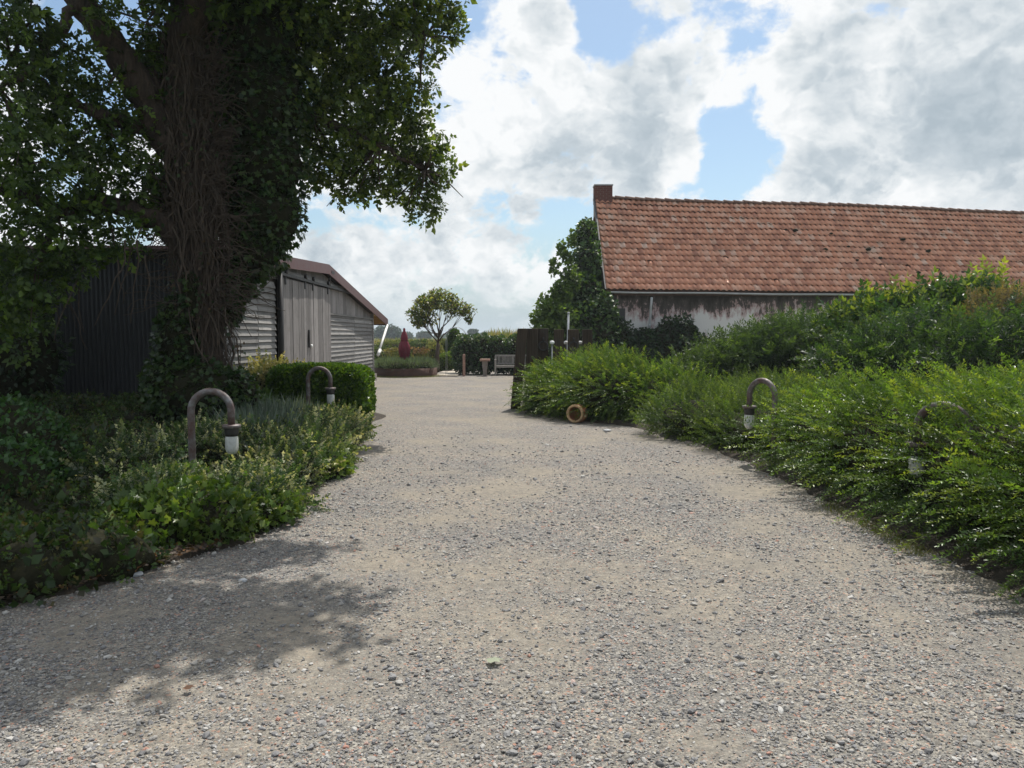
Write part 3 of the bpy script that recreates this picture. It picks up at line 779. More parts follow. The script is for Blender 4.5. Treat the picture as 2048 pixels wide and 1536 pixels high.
    for k in range(nr):
        p = RA + (RB-RA)*(k*.405/L); x = u1; z = Vector((0, 0, 1)); y = z.cross(x).normalized(); z = x.cross(y)
        tz = r.normal(0, .008)
        m4 = Matrix(((x.x, y.x, z.x, p.x), (x.y, y.y, z.y, p.y), (x.z, y.z, z.z, p.z+.02+tz-.05*sin(k*.405/L*9+.5)-.05*(1-cos(k*.405/L*5))), (0, 0, 0, 1)))
        o = bpy.data.objects.new('ridge_tile', rme); COL.objects.link(o); o.parent = ro
        o.matrix_parent_inverse = ro.matrix_basis.inverted(); o.matrix_basis = m4
    # moss clumps lodged on the tiles
    for k, (px, py) in enumerate([(1662, 468), (1696, 494), (1760, 517), (1805, 480), (1856, 503), (1836, 546), (1874, 540), (1882, 461), (2040, 466), (1590, 462), (1736, 500), (1714, 521), (1650, 500), (1925, 545), (1530, 560)]):
        d = raydir(px, py); o3 = Vector((0, 0, EYE)); t = (C - o3).dot(nrm)/d.dot(nrm); q = o3 + d*t + nrm*.03
        v = ICO2[0]*np.array([.09, .06, .05])*r.uniform(.6, 1.2); v = v*(1+.35*wob(ICO2[0], 3, k))[:, None] + np.array(tuple(q))
        np_obj('moss_clump', v, ICO2[1], M['inner'], ro)
    # walls
    ux = Vector((u2.x, u2.y, 0)).normalized(); back = Vector((vback.x, vback.y, 0)).normalized()
    W0 = Vector((C.x, C.y, 0)) + ux*.12 + back*.34; W1 = W0 + ux*(L-.3); zt = 3.06
    t = back*.3
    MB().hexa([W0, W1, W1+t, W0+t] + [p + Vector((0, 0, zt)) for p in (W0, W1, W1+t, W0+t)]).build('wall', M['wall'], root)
    Wb = W0 + back*(2*vback.length-.7); gz_ = A.z - .25
    mid = (W0+Wb)/2
    g = MB(); e1 = ux*.28
    pr = [W0+back*.3, Wb, Wb+Vector((0, 0, zt)), mid+Vector((0, 0, gz_)), W0+back*.3+Vector((0, 0, zt))]
    g.add(pr + [p+e1 for p in pr], [(0, 1, 2, 3, 4), (9, 8, 7, 6, 5)] + [(i, i+5, (i+1) % 5+5, (i+1) % 5) for i in range(5)])
    g.build('gable_wall', M['brick'], root)
    # verge board along the gable
    MB().beam(EA - u2*.04 - nrm*.03 - Vector((0, 0, 0)), RA - u2*.04 - nrm*.03, .05, .16, nrm).build('verge_board', M['darkmetal'], root)
    # gutter: half round, with brackets and downpipe
    gp = EA + Vector((0, -.07, -.085)); ge = EB + Vector((0, -.07, -.085))
    V = []; Fc = []; segs = 24; pts = [(.062*cos(a), .062*sin(a)) for a in np.linspace(pi, 2*pi, 8)]; pts += [(.056*cos(a), .056*sin(a)) for a in np.linspace(2*pi, pi, 8)]
    for s_ in range(segs+1):
        c = gp + u2*.12 + (ge-gp)*(s_/segs)
        c.z -= .010*sin(s_*1.3)
        for a, z in pts: V.append((c.x, c.y+a, c.z+z+.03))
    npp = len(pts)
    for s_ in range(segs):
        for k in range(npp): Fc.append((s_*npp+k, s_*npp+(k+1) % npp, (s_+1)*npp+(k+1) % npp, (s_+1)*npp+k))
    np_obj('gutter', V, Fc, M['zinc'], root, smooth=True)
    dp = at(1304, 596, 28.0)
    MB().tube([(dp.x, dp.y+.06, dp.z+.02), (dp.x, dp.y+.2, dp.z-.3), (dp.x-.03, dp.y+.24, 2.0), (dp.x-.12, dp.y+.24, .0)], .045, 10).build('downpipe', M['zinc'], root)
    MB().tube([(dp.x-.03, dp.y+.24, 2.02), (dp.x-.035, dp.y+.24, 1.94)], .056, 10).build('pipe_clip', M['zinc'], root)
    bx = at(1243, 630, 28.2)
    MB().box((bx.x-.13, bx.y+.02, bx.z-.22), (bx.x+.13, bx.y+.22, bx.z+.24)).build('wall_box', M['darkmetal'], root)
    # chimney of separate brick courses
    c0 = at(1187, 373, 31.6); ch = empty_part('chimney', root, (c0.x, c0.y, c0.z))
    cw = (35/F)*31.6
    x0 = c0.x; y0 = 31.15; zt_ = c0.z - .04
    MB().box((x0+.012, y0+.012, zt_-1.2), (x0+cw-.012, y0+.52, zt_-.005)).build('mortar_core', M['plinth'], ch)
    for row in range(9):
        z = zt_ - (row+1)*.075
        off = .11*(row % 2)
        xx = x0 - off*0
        cuts = [x0] + [x0+off+.23*k for k in range(1 if off == 0 else 0, 5) if x0 < x0+off+.23*k < x0+cw-.03] + [x0+cw]
        cuts = sorted(set(round(c, 4) for c in cuts))
        for a, b_ in zip(cuts[:-1], cuts[1:]):
            if b_-a > .03: MB().box((a+.004, y0+r.normal(0, .002), z+.004), (b_-.004, y0+.1, z+.071)).build('brick', M['brick'], ch)
        MB().box((x0-.001, y0+.105, z+.004), (x0+.011, y0+.52, z+.071)).build('brick', M['brick'], ch)
    MB().box((x0-.02, y0-.03, zt_), (x0+cw+.02, y0+.55, zt_+.045)).build('cap', M['stone'], ch)
def empty_part(name, parent, loc):
    o = bpy.data.objects.new(name, None); o.location = loc; return link_keep(o, parent)
def link_keep(o, parent):
    COL.objects.link(o); o.parent = parent; o.matrix_parent_inverse = parent.matrix_basis.inverted(); return o
def link(o, parent=None):
    COL.objects.link(o)
    if parent is not None:
        # world-space child of a (nested) parent
        p = Matrix.Identity(4); q = parent
        chain = []
        while q is not None: chain.append(q); q = q.parent
        for q in reversed(chain): p = p @ q.matrix_parent_inverse @ q.matrix_basis
        o.parent = parent; o.matrix_parent_inverse = p.inverted()
    return o
farmhouse()

# ================================================================== LAMPS
def lamp(x, y, rz, label, hide=0, h=1.11):
    o = empty('garden_lamp', (0, 0, 0), label, 'lamp', 'hooped pipe lamps along the drive')
    r = .195; zc = h - r - .05
    pts = [(-r, 0, -.05), (-r, 0, .4), (-r, 0, zc)] + [(-r*cos(a), 0, zc + r*sin(a)) for a in np.linspace(.2, pi, 14)] + [(r, 0, zc-.14)]
    MB().tube(pts, .035, 14).build('pipe', M['pipe'], o)
    zb = zc-.14
    MB().lathe([(0, .012), (.085, .008), (.09, -.004), (.088, -.024), (0, -.028)], (r, 0, zb), 20).build('flange', M['pipe'], o)
    MB().lathe([(.07, -.024), (.066, -.07), (.06, -.105), (0, -.107)], (r, 0, zb), 20).build('socket', M['darkmetal'], o)
    MB().lathe([(.056, -.10), (.062, -.13), (.062, -.22)] + [(.062*cos(a), -.22-.07*sin(a)) for a in np.linspace(.2, pi/2, 7)], (r, 0, zb), 24).build('glass_shade', M['lampglass'], o)
    o.location = (x, y, 0); o.rotation_euler = (0, 0, rz)
    return o
l1 = at(424, 900, 7.65); lamp(l1.x, l1.y, 0.02, 'rusty hooped pipe lamp nearest the camera on the left, among pale small-leaved plants')
l2 = at(639, 800, 13.2); lamp(l2.x, l2.y, -.1, 'smaller looking hooped lamp with clean white shade in front of the clipped box hedge')
l3 = at(1524, 800, 9.7); lamp(l3.x, l3.y, pi-1.0, 'hooped pipe lamp rising from the dip between the two right-hand shrubs', h=1.10)
l4 = at(1884, 850, 6.5); lamp(l4.x-.02, l4.y-.05, pi-.8, 'hooped pipe lamp almost swallowed by the big spreading shrub at right', h=1.08)

# ================================================================== SLEEPER SCREEN
def screen():
    o = empty('sleeper_screen', (1, 17, 0), 'screen of dark upright wooden sleepers behind the light green shrub', 'fence')
    for i, (x0, x1, yt, Yd, lean) in enumerate([(1035, 1055, 657, 17.2, -.16), (1054, 1076, 657, 17.35, -.05), (1076, 1097, 657, 17.55, -.02), (1108, 1128, 659, 17.8, 0), (1136, 1158, 659, 18.0, .0), (1165, 1185, 659, 18.2, .02)]):
        a = at(x0, yt, Yd); b = at(x1, yt, Yd)
        m = MB().hexa([(a.x+lean, Yd, -.1), (b.x+lean, Yd, -.1), (b.x+lean, Yd+.1, -.1), (a.x+lean, Yd+.1, -.1), (a.x, Yd, a.z), (b.x, Yd, b.z), (b.x, Yd+.1, b.z), (a.x, Yd+.1, a.z)])
        m.build('sleeper', M['darkwood'], o, bevel=.008)
        if i in (2, 4):
            c = at((x0+x1)/2, 692, Yd); rr = .10
            pts = [(c.x+rr*cos(t), Yd-.02, c.z+rr*sin(t)) for t in np.linspace(0, 2*pi, 17)]
            MB().tube(pts, .016, 6, False).build('ring', M['darkmetal'], o)
            MB().tube([(c.x, Yd-.02, c.z+rr), (c.x, Yd-.02, c.z+rr+.1)], .02, 6).build('hook', M['darkmetal'], o)
screen()
for px, nm in ((1104, 'left'), (1132, 'middle'), (1160, 'right')):
    Yd = 17.3 if nm == 'left' else 18.35
    c = at(px, 688, Yd)
    s_ = empty('stake_light', (c.x, Yd, 0), {'left': 'thin pale stake with white round top in the widest gap of the dark sleepers', 'middle': 'white round-topped stake beside the tall grey pole behind the sleepers', 'right': 'white round-topped stake just left of the last sleeper'}[nm], 'stake light', 'white-topped stakes between the sleepers')
    MB().tube([(c.x, Yd, -.05), (c.x, Yd, c.z)], .012, 8).build('stake', M['zinc'] if nm == 'left' else M['darkmetal'], s_)
    MB().lathe([(0, -.035), (.045, -.03), (.055, 0), (.045, .035), (0, .045)], (c.x, Yd, c.z+.03), 12).build('cap', M['white'], s_)
pp = at(1137, 627, 18.6); po = empty('pole', (pp.x, 18.6, 0), 'thin tall grey metal pole standing behind the sleeper screen', 'pole')
MB().tube([(pp.x-.04, 18.6, -.1), (pp.x, 18.6, pp.z)], .024, 8).build('shaft', M['zinc'], po)
MB().lathe([(0, -.02), (.035, -.01), (.035, .015), (0, .03)], (pp.x, 18.6, pp.z+.01), 10).build('cap', M['stone'], po)

# ================================================================== POT, STONES, LEAVES
def pot():
    g = G(1150, 846); c = Vector((g.x, g.y-.0, .172)); ax = Vector((-.5, -.9, .05)).normalized()
    o = empty('terracotta_pot', (c.x, c.y, 0), 'terracotta pot lying on its side under the light green shrub', 'pot')
    MB().lathe([(0, -.36), (.09, -.36), (.11, -.34), (.165, -.2), (.175, -.08), (.15, -.01), (.14, .0), (.125, .0), (.12, -.02), (.15, -.09), (.145, -.2), (.09, -.33), (0, -.335)], c, 28, ax).build('body', M['terracotta'], o)
    MB().lathe([(.15, -.03), (.168, -.02), (.17, .015), (.16, .03), (.13, .028), (.125, .0), (.13, -.02)], c, 28, ax).build('rim', M['terracotta_rim'], o)
pot()
def rock(name, x, y, s_, label, cat, mat, seed):
    v = ICO2[0]*np.array([s_*1.4, s_, s_*.6]); v = v*(1+.22*wob(ICO2[0], 2.2, seed))[:, None] + np.array([x, y, s_*.35])
    return tag(np_obj(name, v, ICO2[1], mat, smooth=True), label, cat)
g = G(1214, 863); rock('stone', g.x, g.y, .045, 'pale stone on the gravel right of the fallen terracotta pot', 'stone', M['stone'], 2)
g = G(272, 1152); rock('stone', g.x, g.y, .035, 'white stone at the edge of the shaded bed near dead leaves', 'stone', M['stone'], 5)
g = G(486, 1163); rock('stone', g.x, g.y, .022, 'small white stone in the tree shadow on the gravel', 'stone', M['stone'], 8)
def flat_leaf(px, py, size, col, label, a):
    g = G(px, py); m = leafmat('leaf_on_ground', .7, .1)
    V, Fc, T = stamp(T_ivy(), np.array([[g.x, g.y, .022]]), np.array([[cos(a), sin(a), .08]]), np.array([[0, .1, 1.]]), [size], np.array([col]))
    tag(np_obj('fallen_leaf', V, Fc, m, tint=T), label, 'leaf')
flat_leaf(975, 1332, .085, (.34, .38, .25), 'pale green leaf lying on the bare middle of the gravel', .3)
flat_leaf(372, 1388, .05, (.09, .04, .015), 'small dark brown leaf on gravel near the bottom left', 1.2)
flat_leaf(796, 1099, .05, (.10, .04, .02), 'brown curled leaf on sunlit gravel right of the shadow tip', 2.2)

# ================================================================== GARDEN BEYOND THE YARD
def planter():
    cx, cy, r, h = -4.28, 31.5, 1.27, .34
    o = empty('round_planter', (cx, cy, 0), 'low round raised bed with rusty brown steel edge beside the barn', 'planter')
    MB().lathe([(r, -.03), (r, h), (r-.03, h), (r-.03, .2)], (cx, cy, 0), 48).build('steel_edge', M['corten'], o)
    MB().lathe([(0, h-.06), (r-.03, h-.08)], (cx, cy, 0), 40).build('soil', M['soil'], o)
    # lavender cushions round the rim
    n = 9
    for k in range(n):
        a = 2*pi*k/n + .2; x = cx + .86*cos(a); y = cy + .86*sin(a)
        bl = [(x, y, .43, .42, .42, .20)]
        shrub('lavender', 'grey-green lavender cushion ' + ['at the right end of the round planter', 'behind the parasol toward the right of the planter', 'directly behind the parasol in the planter', 'behind the parasol toward the barn', 'at the barn end of the round planter', 'at the front left of the planter rim', 'at the front of the planter, just left of the parasol', 'at the front of the planter, just right of the parasol', 'at the front right of the planter rim'][k], 'lavender', bl, M['leaf_matt'], 'lavender in the round planter', 2,
              n=900, tmpl=T_blade(), size=.17, cols=[(.10, .15, .095), (.14, .19, .13), (.08, .12, .07)], up=1.1, rand=.35, rough=.12)
    # closed parasol
    p = empty('parasol', (cx-.08, cy+.3, 0), 'closed dark red parasol tied at the middle, standing in the round planter', 'parasol')
    c = (cx-.08, cy+.3, 0)
    prof = [(.03, 1.92), (.05, 1.86), (.045, 1.80), (.075, 1.76), (.11, 1.66), (.135, 1.55), (.14, 1.47), (.125, 1.42), (.165, 1.33), (.205, 1.22), (.225, 1.10), (.215, .95), (.18, .78), (.13, .62), (0, .60)]
    m = MB().lathe(prof, c, 40)
    for i, v in enumerate(m.v):   # folds
        k = i % 40; f = 1 + .10*sin(k*2*pi/40*8)*min(1, (1.9-v[2])*1.2)
        m.v[i] = (c[0]+(v[0]-c[0])*f, c[1]+(v[1]-c[1])*f, v[2])
    m.build('canopy', M['redcloth'], p)
    MB().lathe([(.128, 1.42), (.145, 1.41), (.145, 1.45), (.128, 1.46)], c, 24).build('tie_band', M['redcloth'], p)
    MB().tube([(c[0], c[1], .0), (c[0], c[1], .5)], .025, 8).build('pole', M['darkmetal'], p)
planter()
def bench():
    Y0 = 31.6; x0 = at(989, 740, Y0).x; x1 = x0+1.35; o = empty('bench', ((x0+x1)/2, Y0, 0), 'silvery wooden slatted garden bench against the dark hedge', 'bench')
    for x in (x0+.03, x1-.03):
        MB().box((x-.03, Y0-.02, 0), (x+.03, Y0+.04, .62)).build('leg', M['benchwood'], o)
        MB().box((x-.03, Y0+.50, 0), (x+.03, Y0+.56, .84)).build('leg', M['benchwood'], o)
        MB().box((x-.035, Y0-.04, .622), (x+.035, Y0+.498, .655)).build('armrest', M['benchwood'], o)
    s_ = MB().box((x0+.062, Y0-.01, .33), (x1-.062, Y0+.02, .398)).build('seat', M['benchwood'], o)
    for k in range(6): MB().box((x0+.005, Y0+.045+k*.08-.07, .40), (x1-.005, Y0+.11+k*.08-.07, .425)).build('seat_slat', M['benchwood'], s_)
    b = MB().box((x0+.062, Y0+.505, .77), (x1-.062, Y0+.55, .84)).box((x0+.062, Y0+.505, .46), (x1-.062, Y0+.55, .50)).build('backrest', M['benchwood'], o)
    n = 15
    for k in range(n):
        x = x0+.09+(x1-x0-.2)*k/(n-1); MB().box((x-.025, Y0+.515, .502), (x+.025, Y0+.54, .768)).build('back_slat', M['benchwood'], b)
bench()
bx = at(970, 740, 31.3).x
bb = empty('bird_bath', (bx, 31.3, 0), 'stone bird bath with square pinkish top beside the bench', 'bird bath')
MB().box((bx-.2, 31.1, .60), (bx+.2, 31.5, .69)).build('basin', M['brickstone'], bb, bevel=.012)
MB().lathe([(.07, .04), (.08, .2), (.11, .42), (.12, .598)], (bx, 31.3, 0), 12).build('pedestal', M['plinth'], bb)
MB().box((bx-.13, 31.17, -.02), (bx+.13, 31.43, .04)).build('base', M['plinth'], bb)
px_ = at(928, 740, 31.2).x
pt = tag(MB().box((px_-.05, 31.15, -.05), (px_+.05, 31.25, .88)).build('wooden_post', M['brickstone'], None, bevel=.01), 'short reddish wooden post at the left end of the dark hedge', 'post')
ar = empty('garden_arch', (-2.35, 33.2, 0), 'thin metal rose arch over the sandy path', 'arch')
for yy in (33.0, 33.6):
    pts = [(-2.78, yy, 0), (-2.78, yy, 1.55)] + [(-2.36-.42*cos(t), yy, 1.55+.42*sin(t)) for t in np.linspace(.2, pi-.2, 9)] + [(-1.94, yy, 1.55), (-1.94, yy, 0)]
    MB().tube(pts, .009, 6).build('hoop', M['zinc'], ar)
for t in np.linspace(0, pi, 7): MB().tube([(-2.36-.42*cos(t), 33.0, 1.55+.42*sin(t)), (-2.36-.42*cos(t), 33.6, 1.55+.42*sin(t))], .009, 5).build('rung', M['zinc'], ar)

LF = T_leaf2(.34); LFB = T_leaf2(.42, .12); IVY = T_ivy()
def wall_blobs(x0, x1, y0, y1, h, step=.7):
    out = []
    n = max(1, int((x1-x0)/step))
    for k in range(n+1):
        x = x0 + (x1-x0)*k/n; out.append((x, (y0+y1)/2, h*.5, step*.85, (y1-y0)/2, h*.52*(1+.05*sin(k*2.3))))
    return out
# dark hedge behind bench
shrub('hedge', 'dark green leafy hedge behind the bench and bird bath', 'hedge', wall_blobs(-1.95, 5.2, 32.1, 33.3, 1.62), M['leaf_gloss'],
      n=15000, tmpl=LFB, size=.10, cols=[(.03, .07, .02), (.045, .10, .03), (.06, .12, .035), (.10, .13, .07)], up=.3, rand=.7, nst=6, corescale=.82)
# clipped balls and column
for (px, py, Yd, r_, lab) in [(892, 722, 35.5, .42, 'nearest round clipped box ball left of the sandy path'), (905, 722, 37.5, .45, 'middle clipped box ball along the sandy path'), (912, 719, 40, .42, 'farthest clipped ball by the sandy path')]:
    c = at(px, py, Yd); shrub('box_ball', lab, 'clipped shrub', [(c.x, Yd, r_*.95, r_, r_, r_)], M['leaf'], 'clipped balls by the path', 2,
        n=2600, tmpl=LF, size=.055, cols=[(.10, .17, .02), (.13, .2, .03), (.08, .14, .02)], rough=.04, depth=.08, corescale=.9)
c = at(886, 700, 39); shrub('dome_shrub', 'large pale green clipped dome behind the small tree', 'shrub', [(c.x, 39, .55, .62, .6, .85)], M['leaf_matt'], None, 3, n=4200, tmpl=LF, size=.07, cols=[(.12, .15, .05), (.16, .18, .07), (.09, .13, .04)], rough=.06, depth=.1)
c = at(905, 700, 38); shrub('column_conifer', 'dark upright conifer behind the garden arch', 'conifer', [(c.x, 38.6, .7, .42, .4, .9), (c.x+.02, 38.6, 1.55, .32, .3, .42), (c.x+.25, 38.4, .9, .35, .3, .65)], M['leaf'], None, 3, n=4500, tmpl=LF, size=.08, cols=[(.03, .07, .015), (.05, .11, .02), (.10, .16, .03)], up=.9)
# mixed border left of the path
r_ = np.random.default_rng(21)
for k, (px, top_, Yd, w_, cols, lab) in enumerate([
    (760, 695, 41, 1.4, [(.06, .10, .03), (.09, .13, .04)], 'mid green garden bush seen under the white barn brace'),
    (800, 683, 44, 1.8, [(.10, .13, .045), (.13, .16, .06)], 'pale green bush left behind the closed red parasol'),
    (842, 684, 43, 1.3, [(.05, .09, .03), (.08, .12, .04)], 'rounded bush between the red parasol and the small tree'),
    (868, 690, 36.2, .5, [(.16, .19, .06), (.2, .2, .07)], 'yellow-green feathery shrub around the foot of the small tree')]):
    t_ = at(px, top_, Yd); shrub('garden_bush', lab, 'bush', [(t_.x, Yd, t_.z*.5, w_, .8, t_.z*.55), (t_.x-w_*.5, Yd+.4, t_.z*.45, w_*.6, .7, t_.z*.5)], M['leaf_matt'], None, 4, n=4200, tmpl=LF, size=.09, cols=cols, up=.5, rough=.2)
# tall yellow and orange perennials
def perennials(x0, x1, y, h, n, label, headcol):
    o = empty('perennial_clump', ((x0+x1)/2, y, 0), label, 'flowers')
    P = np.stack([rng.uniform(x0, x1, n), rng.uniform(y-.3, y+.3, n), np.zeros(n)], -1)
    d = unit(np.stack([rng.normal(0, .08, n), rng.normal(0, .08, n), np.ones(n)], -1)); nm = unit(np.stack([rng.normal(0, 1, n), rng.normal(0, 1, n), np.zeros(n)], -1))
    hh = h*rng.uniform(.8, 1.08, n)
    V, Fc, T = stamp(T_blade(), P, d, nm, hh, palette([(.14, .17, .05), (.2, .2, .06)], n)); np_obj('leaf_stalks', V, Fc, M['leaf_matt'], o, T)
    top_ = P + d*hh[:, None]; V, Fc, T = stamp(LFB, np.repeat(top_, 4, 0), unit(rng.normal(size=(4*n, 3))+np.array([0, 0, .5])), unit(rng.normal(size=(4*n, 3))), .09, palette([headcol, tuple(.8*c for c in headcol)], 4*n))
    np_obj('flower_heads', V, Fc, M['leaf_matt'], o, T)
perennials(at(822, 720, 34.3).x, at(852, 720, 34.3).x, 34.3, 1.02, 60, 'tall stems with pale orange flower heads right of the red parasol', (.34, .22, .12))
perennials(at(768, 720, 34.6).x, at(800, 720, 34.6).x, 34.6, .98, 60, 'yellow-green seedy stems left of the red parasol', (.20, .18, .07))
# small tree with an umbrella-shaped crown
def small_tree():
    Yd = 34.4; b = at(872, 742, Yd); o = empty('small_tree', (b.x, Yd, 0), 'small spreading tree with open flat-topped crown beyond the yard', 'tree')
    fork = at(876, 684, Yd)
    MB().tube([(b.x, Yd, -.05), (b.x+.04, Yd, .7), tuple(fork)], [.085, .07, .06], 8).tube([(b.x+.12, Yd+.1, -.05), (b.x+.10, Yd+.05, .8), (fork.x+.05, Yd, fork.z-.1)], [.05, .045, .04], 7).build('trunk', M['twig'], o)
    tips = [at(*p) for p in [(832, 625, 34.2), (845, 605, 33.8), (862, 598, 34.9), (880, 592, 34.2), (900, 600, 33.7), (915, 612, 34.6), (930, 622, 34.2), (855, 640, 34.6), (838, 645, 34.0)]]
    m = MB(); rr_ = np.random.default_rng(3)
    for k, t in enumerate(tips):
        f0 = fork.lerp(Vector((fork.x+.05, Yd, fork.z+.35)), (k % 3)/2)
        mid = f0.lerp(t, .5) + Vector((rr_.normal(0, .05), 0, -.12+rr_.normal(0, .05))); m.tube([f0, f0.lerp(mid, .5)+Vector(rr_.normal(0, .03, 3)), mid, t], [.04, .03, .02, .008], 6)
        for _ in range(2): m.tube([mid, t + Vector(rr_.normal(0, .25, 3))], [.014, .005], 5)
    m.build('limb', M['twig'], o)
    bl = [(t.x, t.y, t.z+.02, .40, .42, .30) for t in tips] + [(t.x*.7+fork.x*.3, t.y, t.z*.85+fork.z*.15, .3, .35, .22) for t in tips[:6]] + [(at(938, 640, 34.2).x, 34.2, at(938, 640, 34.2).z, .12, .15, .22), (at(880, 585, 34).x, 34, at(880, 588, 34).z, .13, .15, .2)]
    V, Fc, T = foliage(bl, 3000, T_leaf2(.3, .1, .2), .135, [(.09, .14, .03), (.14, .18, .035), (.20, .21, .05), (.13, .11, .04), (.05, .08, .02)], up=.1, rand=.9, core=False, depth=.9, rough=.5, cvar=.3)
    np_obj('crown', V, Fc, M['leaf'], o, T)
small_tree()
# crop field beyond: tall maize-like plants
def crop():
    n = 17000; Yv = 46 + 45*rng.random(n)**1.4; Xv = rng.uniform(-.42, .62, n)*Yv
    P = np.stack([Xv, Yv, np.zeros(n)-.02], -1); d = unit(np.stack([rng.normal(0, .16, n), rng.normal(0, .16, n), np.ones(n)], -1)); nm = unit(rng.normal(size=(n, 3))*np.array([1, 1, .1]))
    V, Fc, T = stamp(T_sprig(5, T_blade(), .42, 0, 38, seed=4), P, d, nm, np.where(Xv/Yv < -.03, rng.uniform(.85, 1.1, n), rng.uniform(1.25, 1.6, n)), palette([(.10, .14, .05), (.15, .17, .07), (.22, .18, .10)], n))
    o = np_obj('crop_field', V, Fc, M['leaf_far'], None, T); kind(o, 'stuff'); o['label'] = 'tall green crop with buff tassels beyond the garden hedge'
crop()
# far trees on the horizon
def far_tree(px, top, Yd, w, label, name='distant_tree', round_=False):
    t = at(px, top, Yd); h = t.z; W = w/F*Yd; o = empty(name, (t.x, Yd, 0), label, 'tree', 'trees on the horizon')
    bl = [(t.x, Yd, h*.58, W*.5, W*.45, h*.45), (t.x-W*.22, Yd, h*.45, W*.33, W*.3, h*.36), (t.x+W*.24, Yd+1, h*.48, W*.3, W*.3, h*.38)] if not round_ else [(t.x, Yd, h*.76, W*.5, W*.4, h*.25)]
    V, Fc, T = foliage(bl, 1500, LFB, h*.11, [(.025, .055, .025), (.035, .07, .03)], up=.3, rand=.8, depth=.3, rough=.2, corescale=.8); np_obj('crown', V, Fc, M['leaf_far'], o, T); inner(o)
    MB().tube([(t.x, Yd, 0), (t.x, Yd, h*.6)], h*.025, 6).build('trunk', M['twig'], o)
far_tree(775, 651, 260, 50, 'dark distant tree seen under the barn eave')
far_tree(946, 659, 300, 20, 'small round-headed distant tree above the hedge', round_=True)
far_tree(806, 664, 300, 36, 'low distant tree just above the red parasol', )
far_tree(848, 663, 320, 30, 'low distant tree behind the small tree trunk')
far_tree(975, 664, 330, 40, 'faint low distant trees right of the round-headed one')
n = 2600; Xv = rng.uniform(-330, 420, n); P = np.stack([Xv, 400+20*rng.random(n), rng.uniform(0, 2.2, n)*(1+.4*np.sin(Xv*.05))], -1)
V, Fc, T = stamp(LFB, P, unit(rng.normal(size=(n, 3))), unit(rng.normal(size=(n, 3))), 3.2, palette([(.03, .06, .035)], n)); kind(np_obj('far_woodland', V, Fc, M['leaf_far'], None, T), 'stuff')

# ================================================================== RIGHT-HAND SHRUBS
lon = T_leaf2(.21, .05, .04)
SPR = [T_sprig(15, lon, .10, .28, 58, seed=s, stem=.006) for s in (1, 2, 3)]
SPR_UP = [T_sprig(15, lon, .10, .16, 55, seed=s, stem=.006) for s in (4, 5)]
GREEN = [(.06, .12, .022), (.085, .155, .028), (.045, .09, .018), (.13, .19, .034)]
shrub('spreading_shrub', 'light green spreading shrub mounded over the fallen terracotta pot', 'shrub',
      [(1.45, 16.0, .35, .95, .9, .60), (2.0, 15.3, .45, 1.0, 1.0, .68), (.78, 16.7, .30, .5, .6, .55), (2.9, 15.0, .33, .8, .9, .58), (1.6, 16.6, .55, 1.0, .7, .55)],
      M['leaf_gloss'], None, 10, n=5200, tmpl=SPR, size=.34, cols=GREEN, up=.22, rand=.35, bias=(-.4, -.2, 0), rough=.26, corescale=.76, depth=.4, flat=.5)
shrub('spreading_shrub', 'low darker fine-leaved shrub filling the dip behind the hooped lamp', 'shrub',
      [(3.1, 12.6, .24, .8, 1.0, .42), (3.6, 11.2, .24, .85, 1.1, .36), (4.3, 12.6, .3, .9, 1.2, .42), (4.8, 14.2, .3, 1.3, 1.0, .42)],
      M['leaf'], None, 8, n=4300, tmpl=SPR, size=.30, cols=[(.035, .07, .016), (.055, .095, .022), (.075, .12, .028)], up=.5, rand=.4, bias=(-.25, -.1, 0), rough=.16, corescale=.8)
BIG = [(3.95, 9.2, .38, .85, 1.1, .50), (4.05, 7.8, .42, .95, 1.2, .60), (4.15, 6.3, .42, 1.0, 1.2, .64), (4.2, 4.8, .42, 1.05, 1.2, .66), (4.25, 3.2, .42, 1.05, 1.2, .66),
       (5.4, 9.2, .45, 1.2, 1.3, .52), (5.6, 7.3, .45, 1.2, 1.3, .55), (5.8, 5.2, .45, 1.2, 1.4, .6), (6.6, 9.8, .45, 1.2, 1.3, .52), (7.2, 8.0, .45, 1.4, 1.4, .55)]
shrub('spreading_shrub', 'big bright green spreading shrub with arching shoots in the right foreground', 'shrub', BIG,
      M['leaf_gloss'], None, 14, n=12500, tmpl=SPR+SPR_UP, size=.37, cols=GREEN, up=.16, rand=.33, bias=(-.6, -.15, -.05), rough=.30, corescale=.72, depth=.42, flat=.5)
# long wild shoots rising above it
def shoots(name, label, pts_, n, size, cols, mat):
    P = np.array(pts_)[rng.integers(0, len(pts_), n)] + rng.normal(0, .18, (n, 3))*np.array([1, 1, .25])
    d = unit(np.stack([rng.normal(-.5, .5, n), rng.normal(-.1, .4, n), rng.uniform(.5, 1.1, n)], -1)); nm = unit(np.stack([rng.normal(0, .3, n), rng.normal(-.2, .3, n), np.ones(n)], -1))
    return stamp([T_sprig(20, lon, .062, .35, 60, seed=s, stem=.004) for s in (7, 8)], P, d, nm, rng.uniform(.6, 1.25, n)*size, palette(cols, n))
V, Fc, T = shoots('', '', [(x+.2, y, z+rz*.75) for x, y, z, rx, ry, rz in BIG[1:]] , 110, .62, GREEN, None)
big = [o for o in bpy.data.objects if o.name.startswith('spreading_shrub')][-1]
np_obj('long_shoots', V, Fc, M['leaf_gloss'], big, T)
yew = T_leaf2(.16, .03, .03)
YEW = [T_sprig(11, yew, .17, .28, 55, seed=s, stem=.01) for s in (11, 12, 13)]
DARK = [(.015, .038, .013), (.022, .052, .016), (.032, .068, .02), (.05, .09, .026)]
